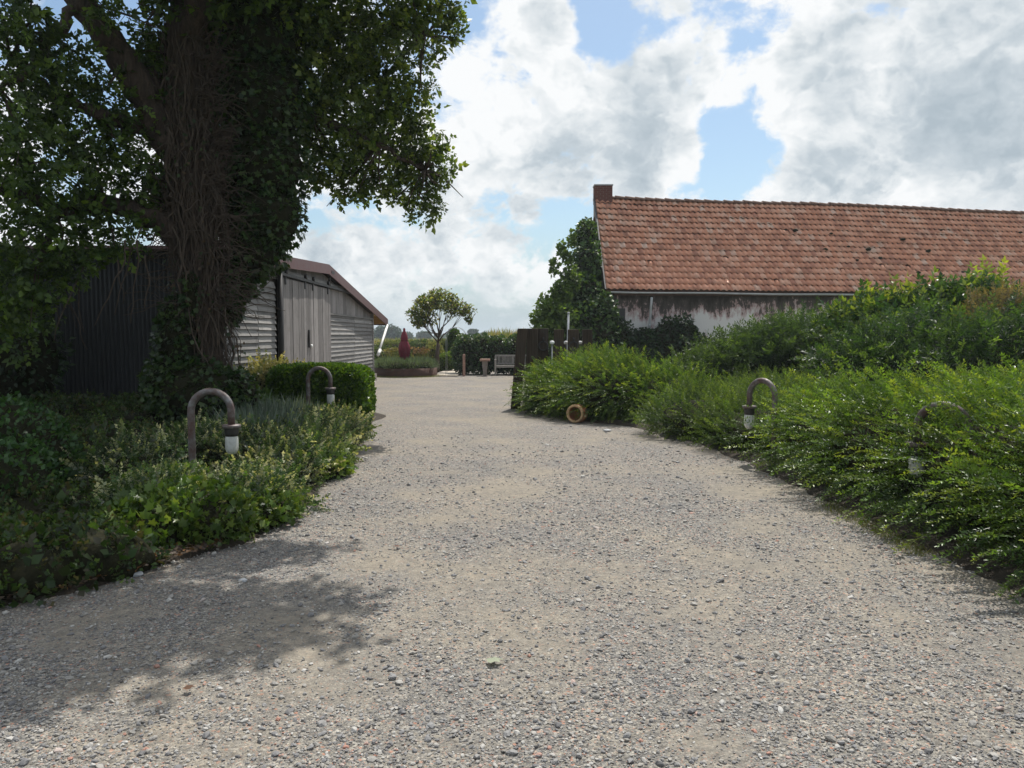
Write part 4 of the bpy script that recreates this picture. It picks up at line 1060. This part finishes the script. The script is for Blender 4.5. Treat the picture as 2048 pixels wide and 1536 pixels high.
for k, (px, top_, Yd, w_, lab, cols) in enumerate([
    (1480, 690, 18.5, 1.2, 'loose green shrub in front of the stained farmhouse wall', [(.032, .062, .018), (.05, .09, .026)]),
    (1570, 655, 18.0, 1.1, 'feathery dark green conifer bush below the middle of the gutter', [(.028, .055, .02), (.042, .08, .026)]),
    (1650, 640, 18.5, 1.3, 'dense dark bush left of the glossy laurel', DARK),
    (1770, 665, 15.5, 1.2, 'low dark conifer bush in front of the glossy laurel', DARK),
    (1900, 660, 14.5, 1.4, 'wide dark green conifer bush behind the big spreading shrub', DARK),
    (2060, 640, 13.5, 1.4, 'tall dark bush at the right edge of the photo', DARK)]):
    t_ = at(px, top_, Yd); h = t_.z
    shrub('conifer_bush', lab, 'bush', [(t_.x, Yd, h*.45, w_, 1.0, h*.55), (t_.x-w_*.55, Yd-.3, h*.36, w_*.65, .8, h*.42), (t_.x+w_*.6, Yd+.2, h*.4, w_*.6, .9, h*.45)],
          M['leaf'], None, 6, n=2300, tmpl=YEW, size=.46, cols=cols, up=.15, rand=.6, rough=.38, corescale=.72, depth=.45)
LAU = [T_sprig(5, T_leaf(.24, .06, .15), .34, .1, 50, seed=s, stem=.012) for s in (21, 22)]
t_ = at(1800, 590, 17.5)
shrub('laurel', 'large glossy-leaved laurel with bright tips overlapping the tiled roof', 'shrub',
      [(at(1760, 640, 17.5).x, 17.5, 1.3, 1.0, 1.0, .95), (at(1850, 620, 17.2).x, 17.2, 1.35, 1.1, 1.0, 1.05), (at(1950, 610, 17.0).x, 17.0, 1.4, 1.1, 1.0, 1.12), (at(1700, 650, 17.6).x, 17.8, 1.1, .7, .8, .9)],
      M['leaf_gloss'], None, 8, n=3000, tmpl=LAU, size=.36, cols=[(.03, .07, .015), (.05, .10, .02), (.11, .165, .03), (.02, .055, .015)], up=.7, rand=.5, rough=.2, corescale=.78)
lau = [o for o in bpy.data.objects if o.name.startswith('laurel')][-1]
P = []
for px, py, Yd in [(1800, 565, 17.3), (1795, 590, 17.3), (1830, 600, 17.3), (1740, 590, 17.4), (1760, 600, 17.4), (1960, 540, 17.0), (1985, 530, 17.0), (1965, 565, 17), (1935, 560, 17.1), (1860, 585, 17.2), (2000, 555, 16.9), (1720, 610, 17.4)]:
    a = at(px, py, Yd)
    for _ in range(3): P.append((a.x+rng.normal(0, .06), Yd+rng.normal(0, .1), a.z-.35+rng.normal(0, .05)))
P = np.array(P); n = len(P)
V, Fc, T = stamp(LAU, P, unit(np.stack([rng.normal(0, .25, n), rng.normal(0, .25, n), np.ones(n)], -1)), unit(rng.normal(size=(n, 3))), .45, palette([(.15, .22, .03), (.2, .25, .04)], n)); kind(np_obj('young_shoots', V, Fc, M['leaf'], lau, T), 'stuff')
a = at(2010, 590, 15.8)
shrub('brown_shrub', 'brownish fine-twigged shrub against the roof at far right', 'shrub', [(a.x, 15.8, 1.5, .8, .7, .85), (a.x+.8, 15.6, 1.5, .8, .7, .8)], M['leaf_matt'], None, 4, n=1800, tmpl=YEW, size=.34,
      cols=[(.12, .10, .055), (.15, .12, .07), (.08, .09, .04)], up=1.0, rand=.4)

# ivy on the farmhouse wall and gable climber
def climber():
    o = empty('ivy', (5, 28, 0), 'dark ivy climbing the left half of the stained farmhouse wall', 'ivy')
    bl = [(at(px, 700, Yd).x, Yd, h*.48, w, .35, h*.52) for px, h, w, Yd in [(1235, 2.2, .7, 27.6), (1290, 2.0, .6, 27.8), (1270, 1.5, .9, 27.6), (1340, 2.25, .75, 27.9), (1370, 2.35, .6, 27.9), (1400, 1.7, .5, 27.9), (1425, 1.2, .45, 27.9)]]
    V, Fc, T = foliage(bl, 7000, IVY, .10, [(.018, .04, .016), (.026, .055, .02), (.035, .07, .025)], up=-.2, rand=.5, rough=.14, corescale=.85); np_obj('foliage', V, Fc, M['leaf'], o, T); inner(o)
    stems(bl, 8).build('stem', M['vine'], o)
    o = empty('gable_climber', (2.9, 28, 0), 'leafy climber and small tree massed against the farmhouse gable end', 'climber')
    bl = [(at(1175, 470, 29.5).x, 29.8, at(1175, 475, 29.5).z, .42, .8, .72), (at(1178, 530, 29).x, 29.3, at(1180, 530, 29).z, .55, .9, .9), (at(1170, 590, 28.5).x, 28.6, at(1170, 600, 28.5).z, .8, 1.0, 1.0),
          (at(1150, 660, 28).x, 27.8, 1.5, 1.1, 1.1, 1.3), (at(1195, 660, 27.6).x, 27.6, 1.3, .8, .8, 1.5), (at(1205, 610, 28).x, 27.8, 2.2, .5, .6, 1.0)]
    V, Fc, T = foliage(bl, 9500, T_leaf2(.42, .1, .15), .13, [(.03, .07, .018), (.05, .10, .025), (.075, .13, .03)], up=0, rand=.7, rough=.22, corescale=.75, depth=.3); np_obj('foliage', V, Fc, M['leaf_gloss'], o, T); inner(o)
    bl2 = [(at(px, py, Yd).x, Yd, at(px, py, Yd).z, r1, r1, r2) for px, py, Yd, r1, r2 in [(1105, 625, 27.2, .55, .6), (1085, 640, 27, .35, .45), (1120, 590, 27.3, .35, .45), (1100, 660, 27, .6, .5), (1140, 560, 27.6, .3, .5), (1125, 640, 26.9, .5, .5), (1108, 535, 27.5, .10, .35), (1122, 500, 27.8, .08, .35), (1143, 480, 28, .1, .4), (1135, 520, 28, .15, .3)]]
    V, Fc, T = foliage(bl2, 3600, T_leaf2(.42, .1, .15), .14, [(.09, .15, .03), (.12, .19, .04), (.06, .11, .025)], up=.3, rand=.7, rough=.3, core=False, depth=.7); np_obj('bright_foliage', V, Fc, M['leaf'], o, T)
    m = MB()
    for k in range(9):
        a = Vector((at(1150, 700, 27.5).x+rng.normal(0, .2), 27.6, 0)); b = Vector(bl[k % 6][:3]) if k < 6 else Vector(bl2[k % 5][:3]); m.tube([a, (a+b)/2+Vector(rng.normal(0, .1, 3)), b], [.05, .035, .012], 6)
    m.build('stem', M['vine'], o)
climber()

# ================================================================== LEFT: BOX HEDGE AND BED PLANTS
def boxhedge():
    o = empty('box_hedge', (-3.4, 14.5, 0), 'bright green clipped box hedge beside the drive below the barn doors', 'hedge')
    n = 15000; P = []; N = []
    lo = np.array([-4.3, 13.45, 0]); hi = np.array([-2.52, 14.5, 1.06])
    f = rng.integers(0, 5, n); q = lo + (hi-lo)*rng.random((n, 3)); nn = np.zeros((n, 3))
    for k, (ax, s_) in enumerate([(0, 1), (1, -1), (2, 1), (0, -1), (2, 1)]):
        m = f == k; q[m, ax] = (hi if s_ > 0 else lo)[ax]; nn[m, ax] = s_
    c = (lo+hi)/2; e = (q-c)/((hi-lo)/2); ln = np.abs(e).max(1); pn = (np.abs(e)**5).sum(1)**.2
    q = c + (q-c)*(ln/pn)[:, None]*(1 + .05*wob(q, 3) + .03*wob(q, 9, 2))[:, None]*(1-.08*rng.random(n))[:, None]
    ok = q[:, 2] > .05
    q = q[ok]; nn = nn[ok]; n = len(q)
    A = stamp(T_leaf2(.4, .06, .05), q, unit(nn+np.array([0, 0, .6])+rng.normal(0, .5, (n, 3))), unit(nn+rng.normal(0, .4, (n, 3))), .06*np.clip(1+rng.normal(0, .25, n), .5, 2), palette([(.09, .17, .015), (.06, .13, .015), (.13, .22, .02), (.045, .10, .015)], n))
    v = ICO2[0].copy(); v = np.sign(v)*np.abs(v)**.45; v = v/np.abs(v).max()*((hi-lo)/2)*.86 + c
    A = join([A, (v, ICO2[1], np.tile(np.array([[.05, .10, .015]]), (len(v), 1)))])
    np_obj('foliage', A[0], A[1], M['leaf_gloss'], o, A[2])
    stems([(c[0], c[1], .4, .6, .7, .4)], 5).build('stem', M['twig'], o)
boxhedge()
SM = T_leaf2(.42, .06, .05)
COT = [T_sprig(9, SM, .13, .05, 55, seed=s, stem=.008, jit=.3) for s in (31, 32, 33)]
shrub('pale_shrub', 'pale small-leaved shrub with silvery tips around the front left lamp', 'shrub',
      [(-2.9, 7.15, .05, .75, .7, .20), (-3.5, 8.6, .26, .6, .6, .34), (-2.45, 8.5, .12, .5, .8, .30), (-2.3, 7.1, .04, .42, .6, .22), (-2.85, 6.5, .06, .6, .5, .2), (-3.75, 7.6, .25, .35, .5, .30), (-2.9, 8.6, .2, .4, .5, .3), (-2.4, 6.6, .12, .42, .4, .28), (-2.8, 6.3, .15, .4, .4, .26)],
      M['leaf_matt'], None, 8, n=5200, tmpl=COT, size=.165, cols=[(.03, .065, .02), (.045, .085, .025), (.30, .32, .23), (.035, .075, .022), (.20, .23, .15), (.14, .18, .07), (.05, .09, .025)], cvar=.3, up=.35, rand=.8, rough=.35, corescale=.66, depth=.4)
shrub('pale_shrub', 'pale small-leaved shrub spilling to the gravel in front of the box hedge', 'shrub',
      [(-2.5, 9.5, .14, .45, .8, .28), (-2.65, 10.6, .12, .45, .8, .26), (-2.7, 11.9, .1, .42, .9, .24)],
      M['leaf_matt'], None, 5, n=1700, tmpl=COT, size=.23, cols=[(.04, .08, .025), (.07, .11, .04), (.26, .28, .19), (.10, .14, .06)], cvar=.3, up=.35, rand=.8, rough=.22, corescale=.72, depth=.3)
shrub('silver_plant', 'wispy blue-grey plant between the two left lamps', 'plant', [(-3.1, 9.6, .2, .55, .7, .30), (-3.4, 10.6, .2, .6, .7, .32), (-3.4, 12.0, .12, .5, .7, .28)], M['leaf_matt'], None, 4, n=5200, tmpl=T_blade(), size=.24,
      cols=[(.11, .15, .12), (.15, .19, .15), (.08, .12, .09)], up=1.0, rand=.5, rough=.2)
shrub('ivy_patch', 'bright green ivy leaves spilling over the bed edge at front left', 'ivy',
      [(-2.45, 6.15, .12, .48, .45, .32), (-2.78, 5.85, .10, .38, .38, .26), (-2.12, 6.65, .08, .3, .4, .22), (-2.9, 6.6, .2, .4, .4, .28)],
      M['leaf_gloss'], None, 3, n=4200, tmpl=IVY, size=.052, cols=[(.07, .13, .02), (.10, .17, .03), (.05, .10, .018), (.14, .20, .04)], up=.5, rand=.6, rough=.35, corescale=.7, depth=.35, svar=.3)
shrub('ivy_patch', 'small ivy patch on the gravel edge below the box hedge', 'ivy', [(-2.1, 8.9, .08, .26, .42, .22), (-2.22, 9.7, .08, .22, .4, .22)], M['leaf_gloss'], None, 2, n=750, tmpl=IVY, size=.07,
      cols=[(.10, .17, .025), (.15, .22, .04)], up=.5, rand=.5, rough=.15)
shrub('trailing_ivy', 'ivy tumbling over the low wall foot left of the box hedge', 'ivy', [(-4.2, 12.7, .3, .45, .5, .42), (-4.5, 12.2, .35, .5, .5, .5)], M['leaf_gloss'], None, 3, n=1500, tmpl=IVY, size=.085,
      cols=[(.05, .10, .02), (.08, .14, .03)], up=.4, rand=.6, rough=.25)
shrub('dry_shrub', 'yellowing dry shrub against the barn left of the doors', 'shrub', [(-4.55, 14.5, .4, .35, .7, .62), (-4.4, 15.6, .4, .35, .7, .55)], M['leaf_matt'], None, 4, n=1100, tmpl=COT, size=.28,
      cols=[(.26, .25, .13), (.2, .2, .10), (.12, .15, .06)], up=.7, rand=.5, rough=.25)
shrub('leafy_mound', 'rounded leafy mound at the left edge of the photo', 'shrub', [(-5.0, 7.2, .4, .9, .9, .66), (-5.4, 6.2, .45, .9, .9, .62), (-4.5, 6.6, .3, .6, .8, .45)], M['leaf'], None, 5, n=10500, tmpl=T_leaf2(.42, .08, .1), size=.046,
      cols=[(.04, .10, .03), (.06, .13, .035), (.03, .075, .025)], up=.3, rand=.6, rough=.10, corescale=.86)
gc = []
for k in range(60):
    x = rng.uniform(-10.5, -3.4); y = rng.uniform(5.2, 12.8); h = .22+.030*(y-4) + rng.uniform(-.04, .1)
    if x > -4.4 and y > 6.6: h = .24
    if x > -3.0-.22*(y-4)*.6 and y < 6.5: continue
    gc.append((x, y, h*.45, .8, .7, h*.75 + .12*(y > 9)))
for x, y in ((-3.3, 5.2), (-3.0, 5.35), (-3.8, 5.6), (-3.0, 5.7), (-3.6, 5.0), (-4.0, 4.6), (-4.8, 4.6), (-3.1, 4.85), (-3.4, 4.55), (-3.6, 4.1), (-2.8, 5.2), (-4.5, 5.3), (-3.6, 4.9), (-4.2, 4.7), (-5.2, 5.0)): gc.append((x, y, .07, .42, .36, .26))
V, Fc, T = foliage(gc, 56000, [T_leaf2(.42, .08, .1), T_sprig(3, SM, .35, .1, 55, seed=41, stem=.01)], .058, [(.025, .055, .014), (.04, .08, .02), (.055, .10, .025), (.03, .05, .015), (.06, .06, .03)], up=.5, rand=.6, rough=.2, corescale=.8, svar=.3)
o = np_obj('ground_cover', V, Fc, M['leaf'], None, T); kind(o, 'stuff'); kind(inner(o), 'stuff'); o['label'] = 'dark mixed ground cover under the ivy-clad tree'
# leaf litter along the bed edge
n = 1500; t = rng.random(n); le = np.array(LEFT_EDGE[1:6]); yy = 3.6 + 2.2*t; xx = np.interp(yy, le[:, 1], le[:, 0]) - rng.random(n)**1.5*1.0
P = np.stack([xx, yy, np.full(n, .065)], -1)
V, Fc, T = stamp([T_leaf2(.4, .15, .1), IVY], P, unit(rng.normal(size=(n, 3))*np.array([1, 1, .25])), unit(rng.normal(size=(n, 3))*.4+np.array([0, 0, 1])), rng.uniform(.02, .05, n), palette([(.10, .06, .035), (.06, .04, .025), (.18, .09, .03), (.12, .09, .06)], n))
o = np_obj('leaf_litter', V, Fc, M['leaf_matt'], None, T); kind(o, 'stuff')
# grass and moss where the right hedge meets the gravel
n = 2200; re = np.array(RIGHT_EDGE); yy = rng.uniform(5.6, 7.4, n); xx = np.interp(yy, re[:, 1], re[:, 0]) + rng.normal(-.04, .07, n)
V, Fc, T = stamp(T_blade(), np.stack([xx, yy, np.zeros(n)], -1), unit(rng.normal(size=(n, 3))*.6+np.array([0, 0, 1])), unit(rng.normal(size=(n, 3))), rng.uniform(.02, .06, n), palette([(.12, .15, .03), (.16, .16, .05)], n))
o = np_obj('grass', V, Fc, M['leaf_matt'], None, T); kind(o, 'stuff')
n = 3500; a_ = rng.uniform(0, pi, n)+pi; rr = 1.27+rng.random(n)**2*.35
V, Fc, T = stamp(T_blade(), np.stack([-4.28+rr*np.cos(a_), 31.5+rr*np.sin(a_), np.zeros(n)], -1), unit(rng.normal(size=(n, 3))*.5+np.array([0, 0, 1])), unit(rng.normal(size=(n, 3))), rng.uniform(.04, .09, n), palette([(.2, .2, .07), (.13, .16, .05)], n))
kind(np_obj('grass', V, Fc, M['leaf_matt'], None, T), 'stuff')

# ================================================================== THE IVY-CLAD TREE
def big_tree():
    o = empty('ivy_clad_tree', (-4.2, 11, 0), 'huge old tree wrapped in ivy and dry vines beside the corrugated barn side', 'tree')
    trunk = [at(432, 860, 11), at(425, 740, 11), at(405, 560, 11), at(392, 400, 11), at(380, 240, 11), at(370, 60, 11), at(372, -150, 11), at(385, -420, 11)]
    trunk[0].z = -.1
    def wavy(pts, rad, n=10, sub=5, amp=.05, seed=0):
        r = np.random.default_rng(seed); P = [Vector(p) for p in pts]; out = []; rr = []
        for i in range(len(P)-1):
            for k in range(sub):
                t = k/sub; out.append(P[i].lerp(P[i+1], t) + Vector(r.normal(0, amp, 3))*(1 if 0 < k else .3)); rr.append((rad[i]*(1-t)+rad[i+1]*t)*(1+r.normal(0, .06)))
        out.append(P[-1]); rr.append(rad[-1]); return out, rr
    p, r_ = wavy(trunk, [.36, .21, .23, .28, .27, .25, .2, .1], amp=.02, seed=1)
    MB().tube(p, r_, 18).build('trunk', M['bark'], o)
    limbs = [
        ([at(372, 330, 11), at(330, 270, 10.9), at(245, 120, 10.6), at(165, 0, 10.3), at(80, -160, 9.8), at(0, -350, 9)], [.24, .22, .2, .18, .14, .06]),
        ([at(385, 520, 11), at(320, 440, 10.8), at(210, 405, 10.5), at(110, 420, 10.2), at(0, 380, 9.8)], [.16, .15, .12, .09, .05]),
        ([at(375, 250, 11), at(450, 120, 11.3), at(560, 60, 11.8), at(700, 40, 12.2), at(850, 70, 12.6)], [.16, .13, .10, .07, .03]),
        ([at(385, 330, 11), at(500, 250, 11.3), at(620, 230, 11.8), at(760, 290, 12.3), at(850, 340, 12.8)], [.13, .11, .08, .05, .02]),
        ([at(372, 100, 11), at(420, -100, 10.2), at(470, -350, 9.2), at(560, -700, 8.2)], [.18, .16, .11, .05]),
        ([at(330, 270, 10.9), at(220, 240, 10.4), at(120, 200, 10), at(20, 120, 9.6)], [.10, .09, .06, .03]),
        ([at(165, 0, 10.3), at(110, 70, 10), at(60, 140, 9.6), at(0, 180, 9.3)], [.08, .06, .05, .03]),
        ([at(330, 0, 10.7), at(300, -150, 10.0), at(250, -420, 9.0)], [.12, .1, .04])]
    for k, (pp_, rr) in enumerate(limbs):
        q, r2 = wavy(pp_, rr, amp=.035, seed=10+k); MB().tube(q, r2, 9).build('limb', M['bark'], o)
    # --- vines: hundreds of dry stems running down the trunk
    r = np.random.default_rng(4); m = MB(); axis = trunk[1:7]
    def ax_at(z):
        zs = [q.z for q in axis]; i = min(range(len(zs)-1), key=lambda k: 0 if zs[k] <= z <= zs[k+1] else 1e3+min(abs(z-zs[k]), abs(z-zs[k+1])))
        t = (z-zs[i])/(zs[i+1]-zs[i]); return axis[i].lerp(axis[i+1], max(0, min(1, t)))
    for k in range(380):
        z0 = r.uniform(1.7, 6.0); L = r.uniform(.5, 2.6); z1 = max(1.0, z0-L); a = r.uniform(pi+.1, 2*pi+.4); rad = .285+r.uniform(0, .11) - (.10 if z0 < 3 else 0); n_ = 11; pts = []
        da = r.normal(0, .75); ph = r.uniform(0, 6)
        for i in range(n_):
            t = i/(n_-1); z = z0+(z1-z0)*t; c = ax_at(z); aa = a + da*t + .22*sin(ph+7*t); rr = rad*(1+.12*sin(ph*2+9*t)) + .03*r.normal()
            pts.append((c.x+rr*cos(aa), c.y+rr*sin(aa), z))
        w_ = r.uniform(.003, .009) if k > 40 else r.uniform(.012, .026)
        m.tube(pts, [w_*(1-.5*i/(n_-1)) for i in range(n_)], 5)
    for k in range(520):   # wiry twigs standing off the trunk, mostly to the right
        z = r.uniform(1.9, 6.2); c = ax_at(z); a = r.choice([r.uniform(-1.0, .3), r.uniform(pi-.2, pi+1.2)], p=[.72, .28]); p0 = Vector((c.x+.33*cos(a), c.y+.33*sin(a), z)); d = Vector((cos(a), sin(a)*.8, r.uniform(-.25, .5))).normalized()
        L = r.uniform(.25, .85); pts = [p0]; n_ = 7
        for i in range(n_-1):
            d = (d + Vector(r.normal(0, .28, 3)) + Vector((0, 0, -.06))).normalized(); pts.append(pts[-1]+d*L/(n_-1))
        m.tube(pts, [.006*(1-.6*i/(n_-1))+.001 for i in range(n_)], 4)
    kind(m.build('dry_vines', M['vine'], o), 'stuff')
    n_ = 900; zz_ = r.uniform(1.2, 6.2, n_); aa_ = r.uniform(pi-.1, 2*pi+.3, n_); cc_ = [ax_at(z) for z in zz_]; rr_ = r.uniform(.34, .50, n_)
    clump = np.sin(zz_*3.1+1)*.5+np.sin(aa_*4+zz_*1.7)*.5 > -.15
    P_ = np.array([(c.x+q*cos(a), c.y+q*sin(a), z) for c, q, a, z in zip(cc_, rr_, aa_, zz_)])[clump]; m_ = len(P_)
    nn_ = np.stack([np.cos(aa_), np.sin(aa_), np.zeros(n_)], -1)[clump]
    V, Fc, T = stamp(IVY, P_, unit(r.normal(0, .6, (m_, 3))+np.array([0, 0, -.8])), unit(nn_+r.normal(0, .4, (m_, 3))), r.uniform(.03, .07, m_), palette([(.03, .06, .018), (.05, .08, .025), (.09, .06, .035), (.06, .045, .03)], m_))
    np_obj('trunk_leaves', V, Fc, M['leaf_matt'], o, T)['kind'] = 'stuff'
    m = MB()   # hanging strands under the left limbs
    for px, py, ln in [(90, 500, 1.1), (110, 520, .9), (175, 500, 1.3), (160, 560, .7), (250, 480, 1.2), (262, 500, .9), (290, 510, .7), (130, 560, 1.0), (235, 520, .6), (275, 480, 1.1)]:
        q = at(px, py, 10.4+r.uniform(-.3, .3)); pts = [q]; d = Vector((0, 0, -1))
        for i in range(9): d = (d + Vector(r.normal(0, .22, 3))*.8 + Vector((0, 0, -.2))).normalized(); pts.append(pts[-1]+d*ln/9)
        m.tube(pts, [.012*(1-.6*i/9) for i in range(10)], 5)
    kind(m.build('hanging_strands', M['vine'], o), 'stuff')
    # --- ivy mass right of the trunk and at its foot
    iv = [(at(px, py, Yd).x, Yd, at(px, py, Yd).z, rx, ry, rz) for px, py, Yd, rx, ry, rz in [
        (520, 60, 11.4, .75, .6, .8), (520, 200, 11.4, .72, .6, .8), (535, 330, 11.4, .58, .55, .7), (530, 430, 11.4, .58, .5, .55), (505, 500, 11.4, .50, .45, .42), (475, 560, 11.3, .34, .4, .35), (460, 620, 11.2, .18, .3, .25),
        (360, 690, 10.8, .32, .35, .5), (350, 630, 10.9, .18, .25, .3), (380, 590, 10.7, .12, .12, .3), (400, 790, 10.6, .62, .5, .5), (350, 770, 10.8, .45, .45, .45), (470, 790, 10.8, .35, .4, .4), (440, 120, 11.7, .6, .6, 1.2), (450, 360, 11.75, .5, .5, .9), (330, 160, 11.4, .4, .4, .6), (350, 400, 11.6, .35, .4, .6)]]
    V, Fc, T = foliage(iv, 16000, IVY, .072, [(.020, .05, .014), (.03, .065, .018), (.045, .085, .02), (.06, .10, .025)], up=-.25, rand=.55, rough=.2, corescale=.80, depth=.3); np_obj('ivy', V, Fc, M['leaf_gloss'], o, T); inner(o)
    # --- crown
    TL = [T_sprig(4, T_leaf2(.36, .1, .15), .42, .15, 55, seed=s, stem=.014, jit=.3) for s in (51, 52, 53, 54)]
    GR = [(.045, .085, .018), (.06, .11, .022), (.08, .135, .028), (.035, .065, .015)]
    GRR = [(.06, .10, .02), (.08, .125, .025), (.11, .155, .035), (.045, .08, .016)]
    def cl(lst): return [(at(px, py, Yd).x, Yd, at(px, py, Yd).z, r1*1.0, r1*1.1, r1*.8) for px, py, Yd, r1 in lst]
    right = cl([(640, 60, 11.8, .8), (650, 200, 12, .7), (660, 300, 12.2, .5), (740, 60, 12.2, .6), (760, 160, 12.4, .55), (740, 250, 12.4, .55), (700, 340, 12.5, .42), (800, 210, 12.7, .38), (830, 60, 12.7, .42), (820, 10, 12.5, .4),
                (895, 15, 12.9, .25), (905, 55, 12.9, .22), (850, 130, 12.8, .18), (800, 310, 12.8, .42), (860, 300, 12.9, .30), (885, 330, 13, .24), (860, 370, 13, .24), (838, 415, 13, .20), (795, 375, 12.9, .24), (740, 370, 12.7, .25), (690, 385, 12.6, .17), (640, 340, 12.3, .3), (835, 240, 12.8, .22), (700, 130, 12.2, .5), (855, 175, 12.8, .14), (868, 410, 13, .13)])
    left = cl([(40, 60, 9.6, .45), (60, 160, 9.6, .5), (120, 120, 10, .4), (20, 260, 9.6, .6), (130, 220, 10.2, .5), (60, 350, 9.7, .7), (160, 330, 10.2, .6), (240, 300, 10.6, .5), (280, 380, 10.8, .4), (230, 230, 10.5, .35), (60, 450, 9.8, .7), (160, 450, 10.2, .5), (120, 520, 10.0, .45), (20, 540, 9.6, .6), (230, 470, 10.3, .32), (290, 240, 10.8, .35),
               (20, 20, 9.2, .4), (200, 160, 10.4, .28), (280, 120, 10.8, .3), (300, 60, 10.8, .25), (270, 460, 10.4, .18), (210, 30, 10.0, .25), (10, 640, 9.8, .5), (60, 600, 10, .4)])
    topc = cl([(420, -20, 10.9, .7), (550, -60, 11, .8), (700, -80, 11.8, .7), (850, -100, 12.4, .6)])
    # foliage above the frame that throws the shade on the gravel and the bed
    def shade(x, y, h, r1): return (x+.2*h, y+.5*h, h, r1, r1, r1*.6)     # foliage at height h whose shadow falls on (x, y)
    def shadeh(x, y, r1): h = (2.3+.46*y+.6*r1)/.77; return shade(x, y, h, r1)
    def shadep(px, py, h, r1): g = G(px, py); return shade(g.x, g.y, h, r1)
    over = [shadep(*q) for q in [(430, 1125, 7.0, .30), (520, 1108, 7.1, .22), (595, 1100, 7.1, .15), (655, 1112, 7.1, .09), (705, 1188, 7.0, .09), (645, 1205, 7.0, .16), (560, 1218, 6.9, .20), (465, 1205, 6.9, .32), (665, 1262, 6.8, .11), (590, 1282, 6.8, .14), (500, 1262, 6.8, .22), (370, 1235, 6.8, .42),
            (420, 1315, 6.7, .11), (270, 1275, 6.7, .36), (225, 1352, 6.6, .10), (140, 1312, 6.5, .28), (50, 1300, 6.5, .46), (40, 1385, 6.4, .18), (-80, 1280, 6.6, .7), (-100, 1400, 6.5, .4), (200, 1230, 6.7, .45), (310, 1362, 6.5, .06), (120, 1390, 6.4, .07)]]
    over += [shadeh(*q) for q in [(-3.7, 5.3, .6), (-3.3, 5.9, .35), (-4.3, 6.0, .7), (-5.6, 5.2, .8), (-5.2, 7.4, 1.0), (-6.6, 7.0, 1.0), (-4.2, 7.6, .6), (-4.4, 9.2, .9), (-6.2, 9.2, 1.1), (-7.8, 9.0, 1.2), (-3.8, 8.6, .4), (-3.5, 7.0, .3),
             (-4.3, 10.6, .9), (-5.6, 11, 1.1), (-7.4, 11.2, 1.2), (-9, 11.5, 1.3), (-8, 6.4, 1.1), (-3.6, 9.6, .5), (-4.8, 12.4, 1.1), (-7, 12.6, 1.3), (-9.5, 9, 1.3), (-6, 6.2, .9)]]
    A = join([foliage(right, 3700, TL, .165, GRR, up=-.1, rand=.8, core=False, depth=.95, rough=.35),
              foliage(left, 3100, TL, .155, GR, up=-.1, rand=.8, core=False, depth=.95, rough=.3),
              foliage(topc, 1300, TL, .19, GR, up=-.1, rand=.8, core=False, depth=.9, rough=.3),
              foliage(over, 14500, TL, .25, GR, up=-.1, rand=.8, core=False, depth=.9, rough=.25)])
    np_obj('crown', A[0], A[1], M['leaf'], o, A[2])
    # twigs through the crown
    m = MB(); r = np.random.default_rng(9)
    ends = [(Vector(b[:3]), k) for k, b in enumerate(right+left)]
    joints = [p for pp_, _ in limbs for p in pp_]
    for e, k in ends:
        j = min(joints, key=lambda q: (q-e).length if (q-e).length > .15 else 9)
        for _ in range(3):
            e2 = e + Vector(r.normal(0, .22, 3)); md = j.lerp(e2, .5) + Vector(r.normal(0, .08, 3)); m.tube([j, md, e2], [.022, .014, .005], 5)
    kind(m.build('twigs', M['twig'], o), 'stuff')
big_tree()
# dark understorey tree at far left
b = at(40, 640, 11.8)
shrub('dark_shrub', 'tall shadowy evergreen shrub at the left edge below the tree', 'shrub', [(b.x-.3, 12.0, 1.2, .8, .7, 1.2), (b.x-1.2, 11.6, 1.5, 1.0, .9, 1.4)], M['leaf_gloss'], None, 5, n=3000, tmpl=T_leaf(.3), size=.10,
      cols=[(.02, .045, .015), (.03, .06, .02)], up=-.1, rand=.7, rough=.25)

# ================================================================== air
def haze():
    m = bpy.data.materials.new('haze'); m.use_nodes = True; w = NT(m.node_tree); w.n.clear()
    v = w.n.new('ShaderNodeVolumePrincipled'); v.inputs['Color'].default_value = (.80, .88, .95, 1); v.inputs['Density'].default_value = .0006; v.inputs['Anisotropy'].default_value = .2
    o = w.n.new('ShaderNodeOutputMaterial'); w.l.new(v.outputs[0], o.inputs['Volume'])
    b = MB().box((-1510, -50, -1.2), (1510, 2510, 14)).build('haze', m); kind(b, 'stuff')
haze()
